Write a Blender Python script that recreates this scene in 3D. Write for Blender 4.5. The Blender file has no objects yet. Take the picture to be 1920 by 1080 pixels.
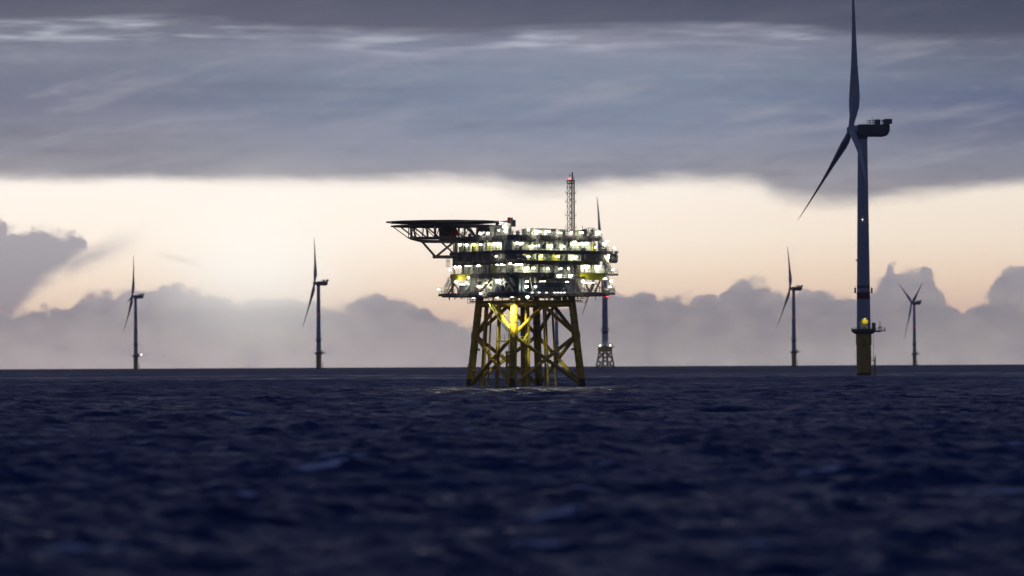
import bpy, bmesh, math, random
import numpy as np
from mathutils import Vector, Matrix

S = bpy.context.scene
C = S.collection
PI = math.pi
rnd = random.Random(7)

# ---------------------------------------------------------------- camera
F_PX = 8000.0                 # focal length in pixels of a 1920 px wide frame
H_CAM = 6.7                   # a boat's deck above the water
R_EARTH = 6371000.0
cam_d = bpy.data.cameras.new('camera')
cam = bpy.data.objects.new('camera', cam_d); C.objects.link(cam)
cam_d.sensor_width = 36.0
cam_d.lens = F_PX / 1920 * 36.0
cam_d.clip_start = 1.0
cam_d.clip_end = 60000.0
PITCH = math.atan((687.8 - 540) / F_PX) - math.sqrt(2 * H_CAM / R_EARTH)
ROLL = 0.0047
cam.matrix_world = (Matrix.Translation((0, 0, H_CAM)) @ Matrix.Rotation(PI / 2 + PITCH, 4, 'X') @ Matrix.Rotation(-ROLL, 4, 'Z'))
cam_d.dof.use_dof = True
cam_d.dof.focus_distance = 1072.0
cam_d.dof.aperture_fstop = 0.33
S.camera = cam
S.view_settings.view_transform = 'Standard'
S.view_settings.look = 'None'
S.view_settings.exposure = 0.0
S.view_settings.gamma = 1.0
S.view_settings.use_curve_mapping = False
S.render.engine = 'CYCLES'
S.cycles.use_denoising = True
S.cycles.max_bounces = 5
S.cycles.diffuse_bounces = 3
S.cycles.glossy_bounces = 2
S.cycles.volume_bounces = 0
S.cycles.transmission_bounces = 2
S.cycles.sample_clamp_indirect = 6.0
S.cycles.caustics_reflective = False
S.cycles.caustics_refractive = False
CAM_M = cam.matrix_world.copy()


def ray(px, py):
    """World direction through a pixel of the 1920x1080 photograph."""
    return (CAM_M.to_3x3() @ Vector(((px - 960) / F_PX, (540 - py) / F_PX, -1))).normalized()


HAZE = 4.5e-5


def drop(d):
    return d * d / (2 * R_EARTH)


def lin(c):
    """sRGB 0..255 to linear."""
    f = lambda v: v / 12.92 if v <= 0.04045 else ((v + 0.055) / 1.055) ** 2.4
    return tuple(f(v / 255.0) for v in c)


# ---------------------------------------------------------------- sky (world)
SUN_U, SUN_V = 480.0, 190.0            # where the hidden sun glows, in sky units (1 unit = 1/8000 rad)
SUN_AZ = (SUN_U - 960) / F_PX          # from +Y towards +X
SUN_EL = (SUN_V - 11.6) / F_PX
W = bpy.data.worlds.new('World'); S.world = W
W.use_nodes = True
nt = W.node_tree
for n in list(nt.nodes): nt.nodes.remove(n)


class N:
    """Tiny expression wrapper over Math nodes."""
    def __init__(s, sock): s.s = sock
    def _b(s, op, o, rev=False):
        n = nt.nodes.new('ShaderNodeMath'); n.operation = op
        a, b = (o, s) if rev else (s, o)
        for i, v in enumerate((a, b)):
            if isinstance(v, N): nt.links.new(v.s, n.inputs[i])
            else: n.inputs[i].default_value = v
        return N(n.outputs[0])
    def __add__(s, o): return s._b('ADD', o)
    __radd__ = __add__
    def __sub__(s, o): return s._b('SUBTRACT', o)
    def __rsub__(s, o): return s._b('SUBTRACT', o, True)
    def __mul__(s, o): return s._b('MULTIPLY', o)
    __rmul__ = __mul__
    def __truediv__(s, o): return s._b('DIVIDE', o)
    def max(s, o): return s._b('MAXIMUM', o)
    def min(s, o): return s._b('MINIMUM', o)
    def f(s, op, o=0.0): return s._b(op, o)


def smooth(x, a, b):
    n = nt.nodes.new('ShaderNodeMapRange'); n.interpolation_type = 'SMOOTHSTEP'
    nt.links.new(x.s, n.inputs[0])
    n.inputs[1].default_value = a; n.inputs[2].default_value = b
    n.inputs[3].default_value = 0; n.inputs[4].default_value = 1
    return N(n.outputs[0])


def vec(x, y, z=0.0):
    n = nt.nodes.new('ShaderNodeCombineXYZ')
    for i, v in enumerate((x, y, z)):
        if isinstance(v, N): nt.links.new(v.s, n.inputs[i])
        else: n.inputs[i].default_value = v
    return n.outputs[0]


def noise(v, detail=5, rough=0.55, scale=1.0):
    n = nt.nodes.new('ShaderNodeTexNoise'); n.noise_dimensions = '3D'
    nt.links.new(v, n.inputs['Vector'])
    n.inputs['Scale'].default_value = scale; n.inputs['Detail'].default_value = detail
    n.inputs['Roughness'].default_value = rough
    return N(n.outputs[0])


def voro(v, scale=1.0, sm=0.25):
    n = nt.nodes.new('ShaderNodeTexVoronoi'); n.feature = 'SMOOTH_F1'
    nt.links.new(v, n.inputs['Vector'])
    n.inputs['Scale'].default_value = scale
    n.inputs['Smoothness'].default_value = sm
    return N(n.outputs['Distance'])


def curve(x, pts, x0, x1, y0, y1):
    """Piecewise profile y(x) through pts, held at its ends."""
    m = nt.nodes.new('ShaderNodeMapRange'); nt.links.new(x.s, m.inputs[0])
    m.inputs[1].default_value = x0; m.inputs[2].default_value = x1
    c = nt.nodes.new('ShaderNodeFloatCurve')
    cu = c.mapping.curves[0]
    P = [((p - x0) / (x1 - x0), (q - y0) / (y1 - y0)) for p, q in pts]
    while len(cu.points) < len(P): cu.points.new(0.5, 0.5)
    for i, p in enumerate(P):
        cu.points[i].location = p
    for p in cu.points: p.handle_type = 'AUTO_CLAMPED'
    c.mapping.use_clip = False
    c.mapping.update()
    nt.links.new(m.outputs[0], c.inputs['Value'])
    return N(c.outputs[0]) * (y1 - y0) + y0


def ramp(x, stops, x0, x1):
    m = nt.nodes.new('ShaderNodeMapRange'); nt.links.new(x.s, m.inputs[0])
    m.inputs[1].default_value = x0; m.inputs[2].default_value = x1
    r = nt.nodes.new('ShaderNodeValToRGB'); el = r.color_ramp.elements
    while len(el) < len(stops): el.new(0.5)
    for e, (p, col) in zip(el, stops):
        e.position = (p - x0) / (x1 - x0)
        e.color = (*lin(col), 1)
    nt.links.new(m.outputs[0], r.inputs[0])
    return r.outputs[0]


def mix(fac, a, b, blend='MIX'):
    n = nt.nodes.new('ShaderNodeMix'); n.data_type = 'RGBA'; n.blend_type = blend
    n.clamp_factor = True
    for k, v in ((0, fac), (6, a), (7, b)):
        if isinstance(v, N): nt.links.new(v.s, n.inputs[k])
        elif isinstance(v, bpy.types.NodeSocket): nt.links.new(v, n.inputs[k])
        elif isinstance(v, tuple): n.inputs[k].default_value = (*lin(v), 1)
        else: n.inputs[k].default_value = v
    return n.outputs[2]


tc = nt.nodes.new('ShaderNodeTexCoord')
sx = nt.nodes.new('ShaderNodeSeparateXYZ'); nt.links.new(tc.outputs['Generated'], sx.inputs[0])
dx, dy, dz = (N(sx.outputs[i]) for i in range(3))
az = dx.f('ARCTAN2', dy)                                # 0 towards +Y, clockwise
U = az * F_PX + 960.0
V = dz.f('ARCSINE') * F_PX + 11.6                       # height above the sea horizon
azd = (az - SUN_AZ).f('ABSOLUTE')                       # radians away from the sun's bearing
away = smooth(azd, 0.15, 1.9)                           # 0 at the sun's side .. 1 behind

# clear evening sky seen in the gap under the cloud deck
nish = nt.nodes.new('ShaderNodeTexSky'); nish.sky_type = 'NISHITA'; nish.sun_disc = False
nish.sun_elevation = math.radians(1.4); nish.sun_rotation = SUN_AZ
nish.air_density = 1.2; nish.dust_density = 2.0
gap_l = ramp(V, [(0, (238, 206, 184)), (90, (243, 214, 190)), (170, (249, 230, 208)), (240, (254, 243, 228)), (330, (255, 248, 238)), (420, (240, 236, 232))], 0, 420)
gap_r = ramp(V, [(0, (226, 192, 172)), (90, (231, 199, 178)), (170, (236, 213, 190)), (240, (240, 225, 206)), (330, (242, 232, 218)), (420, (228, 224, 222))], 0, 420)
tilt_u = smooth(U, 700, 1900)
gap = mix(tilt_u, gap_l, gap_r)
gap = mix(smooth(azd, 0.16, 1.6) * 0.9, gap, (112, 116, 140))
nsc = nt.nodes.new('ShaderNodeVectorMath'); nsc.operation = 'SCALE'
nt.links.new(nish.outputs[0], nsc.inputs[0]); nsc.inputs[3].default_value = 0.05
gap = mix(0.04, gap, nsc.outputs[0])

# --- high cloud deck: grey blue, darker upwards, soft ragged lower edge
warp = noise(vec(U / 330.0, V / 70.0, 3.1), 5, 0.55)
warp2 = noise(vec(U / 120.0 + V / 90.0, V / 34.0, 8.7), 4, 0.6)
edge = curve(U, [(-2400, 340), (-600, 348), (0, 352), (200, 354), (420, 349), (640, 347), (900, 340), (1010, 326), (1100, 334), (1200, 344), (1330, 336), (1400, 332), (1480, 305), (1560, 300), (1650, 308), (1780, 322), (1920, 334), (2600, 345), (4400, 340)], -2400, 4400, 250, 400)
feather = curve(U, [(-2400, 0.6), (0, 0.45), (600, 0.4), (900, 0.8), (1150, 1.0), (1500, 0.9), (1920, 0.45), (4400, 0.6)], -2400, 4400, 0, 1.2)
deck_m = smooth((V - edge + (warp - 0.5) * 40.0 + (warp2 - 0.5) * 34.0 * feather) / (feather + 0.45), -14, 24)
vd = V + (warp - 0.5) * 70.0
HIGH = [(1300, (60, 70, 98)), (3000, (46, 60, 98)), (6000, (44, 58, 100)), (12600, (44, 60, 110))]
deck_l = ramp(vd, [(330, (156, 150, 154)), (380, (146, 143, 150)), (440, (132, 131, 144)), (510, (118, 121, 140)), (570, (120, 125, 141)), (610, (132, 136, 150)), (650, (112, 114, 128)), (690, (95, 97, 113)), (800, (84, 87, 104))] + HIGH, 0, 12600)
deck_c = ramp(vd, [(330, (158, 154, 158)), (380, (149, 149, 160)), (430, (138, 143, 162)), (490, (125, 135, 156)), (550, (126, 136, 156)), (585, (140, 144, 163)), (620, (128, 130, 146)), (665, (84, 89, 108)), (800, (76, 82, 102))] + HIGH, 0, 12600)
deck_r = ramp(vd, [(330, (144, 139, 146)), (380, (132, 134, 147)), (430, (110, 114, 135)), (500, (98, 107, 134)), (555, (108, 117, 136)), (600, (100, 104, 120)), (650, (76, 80, 97)), (690, (67, 71, 90)), (800, (64, 69, 89))] + HIGH, 0, 12600)
deck = mix(smooth(U, 0, 900), deck_l, deck_c)
deck = mix(smooth(U, 1200, 1950), deck, deck_r)
fleece = noise(vec(U / 190.0 - V / 60.0, V / 70.0, 21.0), 6, 0.5)
deck = mix(smooth(fleece, 0.50, 0.72) * 0.5, deck, (156, 156, 168))
mott = noise(vec(U / 60.0 + V / 50.0, V / 22.0, 77.0), 7, 0.62)
roll = noise(vec(U / 900.0, V / 30.0 + U / 2600.0, 62.0), 4, 0.55)
deck = mix(smooth(mott, 0.50, 0.80) * 0.20, deck, (164, 164, 174))
deck = mix(smooth(mott, 0.50, 0.22) * 0.18, deck, (98, 102, 122))
deck = mix(smooth(roll, 0.50, 0.70) * 0.16, deck, (158, 160, 174))
deck = mix(smooth(roll, 0.48, 0.30) * 0.18, deck, (100, 106, 128))
deck = mix(smooth(fleece, 0.48, 0.25) * 0.25, deck, (104, 106, 124))
# darker lobes that hang from the top and thin bright slits between the layers
top_n = noise(vec(U / 420.0, V / 26.0, 5.5), 5, 0.5)
top_edge = curve(U, [(-2400, 635), (0, 640), (250, 648), (420, 644), (650, 628), (850, 618), (1000, 624), (1150, 628), (1300, 632), (1500, 624), (1700, 608), (1920, 606), (4400, 610)], -2400, 4400, 500, 700)
top_m = smooth(V - top_edge + (top_n - 0.5) * 46.0, -4, 18)
top_l = ramp(V, [(580, (104, 105, 119)), (660, (97, 99, 115)), (700, (92, 95, 111))] + HIGH, 0, 12600)
top_r = ramp(V, [(580, (88, 91, 107)), (640, (78, 83, 101)), (700, (70, 75, 94))] + HIGH, 0, 12600)
deck = mix(top_m * 0.85, deck, mix(smooth(U, 200, 1900), top_l, top_r))
slit_n = noise(vec(U / 150.0, V / 16.0, 40.0), 4, 0.45)
slit_c = top_edge - 8.0
slit_w = smooth((V - slit_c + 6.0).f('ABSOLUTE'), 34, 6)
slit_u = curve(U, [(-2400, 0.1), (-300, 0.8), (0, 1.0), (200, 1.0), (420, 0.8), (560, 0.25), (700, 0.65), (800, 0.6), (880, 0.35), (1000, 0.9), (1120, 0.9), (1200, 0.35), (1420, 0.3), (1500, 0.7), (1560, 0.25), (1920, 0.0), (4400, 0.2)], -2400, 4400, 0, 1)
deck = mix(slit_w * slit_u * smooth(slit_n, 0.42, 0.70) * 0.8, deck, (188, 191, 203))
deck = mix(away * 0.6, deck, (48, 57, 88))

# --- distant cumulus bank standing on the horizon
b1 = voro(vec(U / 58.0, V / 50.0, 1.7), 1.0, 0.35)
b2 = voro(vec(U / 24.0, V / 21.0, 4.2), 1.0, 0.3)
bn = noise(vec(U / 26.0, V / 22.0, 9.0), 5, 0.6)
bank_h = curve(U, [(-2400, 120), (-700, 130), (-200, 150), (0, 118), (60, 108), (110, 118), (160, 140), (200, 156), (250, 158), (330, 158), (400, 146), (480, 136), (560, 130), (640, 122), (690, 134), (730, 140), (780, 112), (840, 90), (890, 84), (960, 96), (1060, 120), (1160, 138), (1290, 130), (1350, 134), (1400, 172), (1430, 150), (1480, 138), (1560, 134), (1610, 128), (1650, 178), (1690, 190), (1740, 188), (1765, 140), (1800, 112), (1850, 132), (1885, 180), (1950, 186), (2100, 150), (2500, 130), (4400, 120)], -2400, 4400, 0, 250)
puff = (0.45 - b1) * 34.0 + (0.45 - b2) * 15.0 + (bn - 0.5) * 20.0
wisp = noise(vec(U / 75.0, V / 60.0, 91.0), 4, 0.6)
bank_m = smooth((bank_h + puff - V + (bn - 0.5) * 22.0 * smooth(wisp, 0.45, 0.68)) / (smooth(wisp, 0.42, 0.70) * 4.2 + 0.8), -3, 5)
col_l = ramp(V, [(0, (179, 168, 168)), (60, (173, 163, 162)), (140, (166, 158, 161))], 0, 140)
col_r = ramp(V, [(0, (165, 158, 158)), (60, (161, 154, 153)), (180, (159, 153, 157))], 0, 180)
bank = mix(smooth(U, 560, 1250), col_l, col_r)
shade = noise(vec(U / 70.0, V / 45.0, 15.0), 5, 0.55)
bank = mix(smooth(shade, 0.48, 0.75) * 0.34, bank, (190, 180, 182))
bank = mix(smooth(shade, 0.52, 0.28) * 0.32, bank, (136, 130, 144))
fold = voro(vec(U / 46.0 + 3.0 + bn * 0.5, V / 34.0 + bn * 0.5, 2.9), 1.0, 0.5)
bank = mix(smooth(fold, 0.25, 0.75) * smooth(V, 20, 110) * 0.34, bank, (132, 126, 142))
bank = mix(smooth(bank_h + puff - V, 7, 1) * smooth(U, 1300, 500) * 0.35, bank, (226, 204, 192))
bank = mix(smooth(bank_h + puff - V, 16, 0) * 0.22, bank, (196, 180, 178))
bank = mix(away * 0.85, bank, (88, 92, 114))

# --- big ragged cloud at the left with its torn tail
lc_h = curve(U, [(-900, 170), (-500, 250), (-250, 290), (0, 284), (12, 280), (22, 264), (50, 266), (90, 262), (125, 254), (150, 252), (165, 235), (185, 150), (220, 60), (400, 0)], -900, 400, 0, 300)
lc_lo = curve(U, [(-900, 20), (0, 60), (30, 98), (60, 140), (95, 172), (130, 192), (160, 214), (230, 262), (400, 300)], -900, 400, 0, 300)
lp = (0.45 - b1) * 16.0 + (0.45 - b2) * 8.0 + (bn - 0.5) * 24.0
lc_m = smooth((lc_h + lp - V + (bn - 0.5) * 16.0) / (smooth(wisp, 0.42, 0.68) * 2.6 + 0.9), -4, 9) * smooth(V - lc_lo + (warp2 - 0.5) * 40.0, -26, 22)
tail_c = (U - 150.0) * 0.40 + 200.0
tail_n = noise(vec(U / 60.0, V / 18.0 - U / 120.0, 31.0), 5, 0.6)
tail_m = smooth((V - tail_c).f('ABSOLUTE') - (tail_n - 0.5) * 26.0, 36, -6) * smooth(U, 300, 150) * smooth(U, 80, 150) * 0.78
wisp_m = smooth((V - 206.0 + (U - 330.0) * 0.25).f('ABSOLUTE') - (tail_n - 0.5) * 14.0, 12, -2) * smooth((U - 335.0).f('ABSOLUTE'), 50, 8) * 0.4
left_col = ramp(V, [(80, (164, 153, 158)), (180, (157, 151, 158)), (290, (168, 163, 169))], 0, 300)

sky = mix(deck_m, gap, deck)
# thin torn veils in the gap
veil = noise(vec(U / 260.0, V / 40.0, 55.0), 5, 0.55)
sky = mix(smooth(veil, 0.55, 0.8) * 0.22 * (1.0 - deck_m), sky, (226, 212, 204))
sky = mix((lc_m.max(tail_m).max(wisp_m)) * 0.97, sky, left_col)
sky = mix(bank_m * 0.99, sky, bank)
# the sun's glow behind the thin rim of the bank
gr2 = ((U - SUN_U) / 120.0) * ((U - SUN_U) / 120.0) + ((V - SUN_V) / 85.0) * ((V - SUN_V) / 85.0)
glow = (gr2 * -0.5).f('EXPONENT')
glow = N(glow.s)._b('POWER', 1.0)
ex = nt.nodes.new('ShaderNodeMath'); ex.operation = 'POWER'
ex.inputs[0].default_value = 2.71828
nt.links.new((gr2 * -0.5).s, ex.inputs[1])
glow = N(ex.outputs[0])
sky = mix(glow * 0.85, sky, (255, 251, 242))
# the air box in front of it takes some of its light, most of it low down
gain = nt.nodes.new('ShaderNodeVectorMath'); gain.operation = 'SCALE'
ge = nt.nodes.new('ShaderNodeMath'); ge.operation = 'POWER'; ge.inputs[0].default_value = 2.71828
nt.links.new((V.max(0.0) * (-1 / 260.0)).s, ge.inputs[1])
nt.links.new(sky, gain.inputs[0]); nt.links.new((N(ge.outputs[0]) * 0.68 + 1.04).s, gain.inputs[3])
sky = gain.outputs[0]
# below the horizon the world only backs the sea sheet
sky = mix(smooth(V, -2, -60), sky, (40, 46, 72))
bg = nt.nodes.new('ShaderNodeBackground')
nt.links.new(sky, bg.inputs['Color']); bg.inputs['Strength'].default_value = 1.0
wo = nt.nodes.new('ShaderNodeOutputWorld'); nt.links.new(bg.outputs[0], wo.inputs['Surface'])
W.cycles.sampling_method = 'MANUAL'
W.cycles.sample_map_resolution = 2048

# ---------------------------------------------------------------- sun: nearly set, veiled by the cloud bank
sun_l = bpy.data.lights.new('sun', 'SUN')
sun_l.energy = 0.03; sun_l.angle = math.radians(60); sun_l.color = (1.0, 0.72, 0.5)
sun = bpy.data.objects.new('sun', sun_l); C.objects.link(sun)
sd = Vector((math.sin(SUN_AZ), math.cos(SUN_AZ), math.tan(math.radians(2.0))))
sun.rotation_euler = sd.to_track_quat('Z', 'Y').to_euler()
sun.location = (0, 0, 300)


# ---------------------------------------------------------------- materials
def mat(name, base, rough=0.6, metal=0.0, vary=0.12, scale=1.2, streak=0.0, dirt=None, spec=0.4):
    m = bpy.data.materials.new(name); m.use_nodes = True
    t = m.node_tree; b = t.nodes['Principled BSDF']
    b.inputs['Roughness'].default_value = rough; b.inputs['Metallic'].default_value = metal
    b.inputs['Specular IOR Level'].default_value = spec
    co = t.nodes.new('ShaderNodeTexCoord')
    mp = t.nodes.new('ShaderNodeMapping'); mp.inputs['Scale'].default_value = (1, 1, 0.25 if streak else 1)
    t.links.new(co.outputs['Object'], mp.inputs[0])
    nz = t.nodes.new('ShaderNodeTexNoise'); nz.inputs['Scale'].default_value = scale
    nz.inputs['Detail'].default_value = 6; nz.inputs['Roughness'].default_value = 0.65
    t.links.new(mp.outputs[0], nz.inputs['Vector'])
    r = t.nodes.new('ShaderNodeMapRange')
    r.inputs[1].default_value = 0.3; r.inputs[2].default_value = 0.7
    r.inputs[3].default_value = 1 - vary; r.inputs[4].default_value = 1 + vary
    t.links.new(nz.outputs[0], r.inputs[0])
    mx = t.nodes.new('ShaderNodeMix'); mx.data_type = 'RGBA'; mx.blend_type = 'MULTIPLY'
    mx.inputs[0].default_value = 1.0
    mx.inputs[6].default_value = (*base, 1)
    t.links.new(r.outputs[0], mx.inputs[7])
    out = mx.outputs[2]
    if dirt:
        nz2 = t.nodes.new('ShaderNodeTexNoise'); nz2.inputs['Scale'].default_value = scale * 0.7
        nz2.inputs['Detail'].default_value = 8; nz2.inputs['Roughness'].default_value = 0.7
        t.links.new(mp.outputs[0], nz2.inputs['Vector'])
        r2 = t.nodes.new('ShaderNodeMapRange'); r2.interpolation_type = 'SMOOTHSTEP'
        r2.inputs[1].default_value = 0.5; r2.inputs[2].default_value = 0.72
        r2.inputs[4].default_value = dirt[1]
        t.links.new(nz2.outputs[0], r2.inputs[0])
        m2 = t.nodes.new('ShaderNodeMix'); m2.data_type = 'RGBA'
        t.links.new(r2.outputs[0], m2.inputs[0]); t.links.new(out, m2.inputs[6])
        m2.inputs[7].default_value = (*dirt[0], 1)
        out = m2.outputs[2]
    t.links.new(out, b.inputs['Base Color'])
    return m


def glow_mat(name, col, strength):
    m = bpy.data.materials.new(name); m.use_nodes = True
    b = m.node_tree.nodes['Principled BSDF']
    b.inputs['Base Color'].default_value = (0.8, 0.8, 0.8, 1)
    b.inputs['Emission Color'].default_value = (*col, 1)
    b.inputs['Emission Strength'].default_value = strength
    return m


RUST = (0.12, 0.05, 0.02)
M = {
    'white': mat('painted white steel', (0.70, 0.72, 0.60), 0.55, vary=0.10, streak=1, dirt=((0.35, 0.32, 0.24), 0.35)),
    'palegreen': mat('pale green painted steel', (0.46, 0.52, 0.36), 0.55, streak=1, dirt=((0.3, 0.28, 0.15), 0.4)),
    'grey': mat('grey painted steel', (0.22, 0.23, 0.22), 0.6, streak=1, dirt=(RUST, 0.3)),
    'dark': mat('dark grey painted steel', (0.17, 0.165, 0.155), 0.6, streak=1, dirt=((0.09, 0.06, 0.04), 0.4)),
    'navy': mat('dark blue painted steel', (0.02, 0.03, 0.055), 0.5, streak=1),
    'deck': mat('dark deck steel', (0.11, 0.098, 0.092), 0.65, dirt=(RUST, 0.35)),
    'yellow': mat('weathered yellow marine paint', (0.58, 0.375, 0.035), 0.5, vary=0.3, scale=0.7, streak=1, dirt=((0.17, 0.10, 0.03), 0.6), spec=0.4),
    'bright': mat('lamplit yellow paint', (0.56, 0.46, 0.015), 0.5, vary=0.12, streak=1),  # greener yellow for the lit parts; lamplight put into the colour
    'lime': mat('yellow green paint', (0.50, 0.46, 0.02), 0.55, vary=0.12, streak=1),
    'weed': mat('weedy wet steel', (0.030, 0.032, 0.016), 0.4, vary=0.4),
    'purple': mat('violet grey plastic sheeting', (0.10, 0.08, 0.16), 0.6),
    'red': mat('red signal paint', (0.40, 0.03, 0.025), 0.5),
    'orange': mat('orange plastic', (0.6, 0.14, 0.03), 0.5),
    'green': mat('dark green tank paint', (0.06, 0.085, 0.075), 0.5, streak=1),
    'tower': mat('light grey tower paint', (0.46, 0.47, 0.50), 0.5, vary=0.16, scale=0.22, streak=1, dirt=((0.30, 0.29, 0.28), 0.5)),
    'blade': mat('grey blade gelcoat', (0.42, 0.44, 0.47), 0.4, vary=0.04, scale=0.2),
    'band': mat('dark red tower band', (0.16, 0.03, 0.035), 0.5),
    'lamp': glow_mat('warm white lamp glass', (1.0, 0.93, 0.74), 78.0),
    'lamp_small': glow_mat('small white lamp glass', (1.0, 0.96, 0.86), 18.0),
    'flood': glow_mat('floodlight glass', (1.0, 0.97, 0.86), 170.0),
    'yellow_lamp': glow_mat('yellow lamp glass', (0.9, 0.8, 0.05), 0.7),
    'helideck': mat('lamp-lightened helideck steel', (0.17, 0.15, 0.155), 0.6, streak=1),  # lighter than the deck steel: lamplight on the underside is in this colour
    'lamp_foot': glow_mat('faint foot lamp glass', (1.0, 0.97, 0.88), 6.0),
    'lamp_dim': glow_mat('dimmer lamp glass', (1.0, 0.93, 0.76), 34.0),
    'lamp_mid': glow_mat('half-bright lamp glass', (1.0, 0.96, 0.84), 50.0),
    'red_lamp': glow_mat('red beacon glass', (1.0, 0.06, 0.05), 6.0),
    'glass': mat('dark window glass', (0.02, 0.025, 0.03), 0.1, spec=0.6),
}


# ---------------------------------------------------------------- mesh helpers
class MB:
    """Collects shapes and links them as one mesh object."""
    def __init__(s): s.v = []; s.f = []; s.m = []; s.k = 0
    def _add(s, vs, fs):
        o = len(s.v); s.v += [tuple(v) for v in vs]; s.f += [tuple(i + o for i in f) for f in fs]
        s.m += [s.k] * len(fs)
    def box(s, a, b, xf=None):
        x0, y0, z0 = a; x1, y1, z1 = b
        x0, x1 = min(x0, x1), max(x0, x1); y0, y1 = min(y0, y1), max(y0, y1); z0, z1 = min(z0, z1), max(z0, z1)
        vs = [(x, y, z) for z in (z0, z1) for x, y in ((x0, y0), (x1, y0), (x1, y1), (x0, y1))]
        if xf: vs = [xf @ Vector(v) for v in vs]
        s._add(vs, [(3, 2, 1, 0), (4, 5, 6, 7), (0, 1, 5, 4), (1, 2, 6, 5), (2, 3, 7, 6), (3, 0, 4, 7)])
        return s
    def tube(s, p, q, r, n=8, r2=None, cap=True):
        p, q = Vector(p), Vector(q); d = (q - p)
        if d.length < 1e-6: return s
        d.normalize(); a = d.orthogonal().normalized(); b = d.cross(a)
        r2 = r if r2 is None else r2
        vs = []
        for c, rr in ((p, r), (q, r2)):
            vs += [c + (a * math.cos(2 * PI * i / n) + b * math.sin(2 * PI * i / n)) * rr for i in range(n)]
        fs = [(i, (i + 1) % n, n + (i + 1) % n, n + i) for i in range(n)]
        if cap: fs += [tuple(range(n))[::-1], tuple(range(n, 2 * n))]
        s._add(vs, fs); return s
    def path(s, pts, r, n=6):
        for a, b in zip(pts, pts[1:]): s.tube(a, b, r, n)
        return s
    def lathe(s, prof, n=24, o=(0, 0, 0), cap=True):
        vs = []; o = Vector(o)
        for r, z in prof:
            vs += [o + Vector((r * math.cos(2 * PI * i / n), r * math.sin(2 * PI * i / n), z)) for i in range(n)]
        fs = []
        for k in range(len(prof) - 1):
            fs += [(k * n + i, k * n + (i + 1) % n, (k + 1) * n + (i + 1) % n, (k + 1) * n + i) for i in range(n)]
        if cap: fs += [tuple(range(n))[::-1], tuple(range((len(prof) - 1) * n, len(prof) * n))]
        s._add(vs, fs); return s
    def prism(s, poly, z0, z1):
        n = len(poly)
        vs = [(x, y, z0) for x, y in poly] + [(x, y, z1) for x, y in poly]
        s._add(vs, [tuple(range(n))[::-1], tuple(range(n, 2 * n))] + [(i, (i + 1) % n, n + (i + 1) % n, n + i) for i in range(n)])
        return s
    def loft(s, rings, cap=True):
        n = len(rings[0]); vs = [v for r in rings for v in r]
        fs = []
        for k in range(len(rings) - 1):
            fs += [(k * n + i, k * n + (i + 1) % n, (k + 1) * n + (i + 1) % n, (k + 1) * n + i) for i in range(n)]
        if cap: fs += [tuple(range(n))[::-1], tuple(range((len(rings) - 1) * n, len(rings) * n))]
        s._add(vs, fs); return s
    def mesh(s, name, mats, smooth_angle=None):
        me = bpy.data.meshes.new(name); me.from_pydata(s.v, [], s.f)
        for mm in (mats if isinstance(mats, (list, tuple)) else [mats]): me.materials.append(mm)
        if any(s.m): me.polygons.foreach_set('material_index', s.m)
        bm = bmesh.new(); bm.from_mesh(me); bmesh.ops.recalc_face_normals(bm, faces=bm.faces); bm.to_mesh(me); bm.free()
        if smooth_angle is not None:
            me.polygons.foreach_set('use_smooth', [True] * len(me.polygons))
            me.set_sharp_from_angle(angle=math.radians(smooth_angle))
        me.update(); return me
    def build(s, name, mats, parent=None, smooth_angle=None, loc=None):
        o = bpy.data.objects.new(name, s.mesh(name, mats, smooth_angle)); C.objects.link(o)
        if parent: o.parent = parent
        if loc is not None: o.location = loc
        return o


def tag(o, label=None, cat=None, group=None, kind=None):
    if label: o['label'] = label
    if cat: o['category'] = cat
    if group: o['group'] = group
    if kind: o['kind'] = kind
    return o


def empty(name, loc=(0, 0, 0), rz=0.0, parent=None):
    o = bpy.data.objects.new(name, None); C.objects.link(o)
    o.empty_display_size = 1.0
    o.location = loc; o.rotation_euler = (0, 0, rz)
    if parent: o.parent = parent
    return o


def copy_tree(o, parent=None):
    c = o.copy(); C.objects.link(c)
    if parent: c.parent = parent
    for ch in list(o.children): copy_tree(ch, c)
    return c

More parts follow.
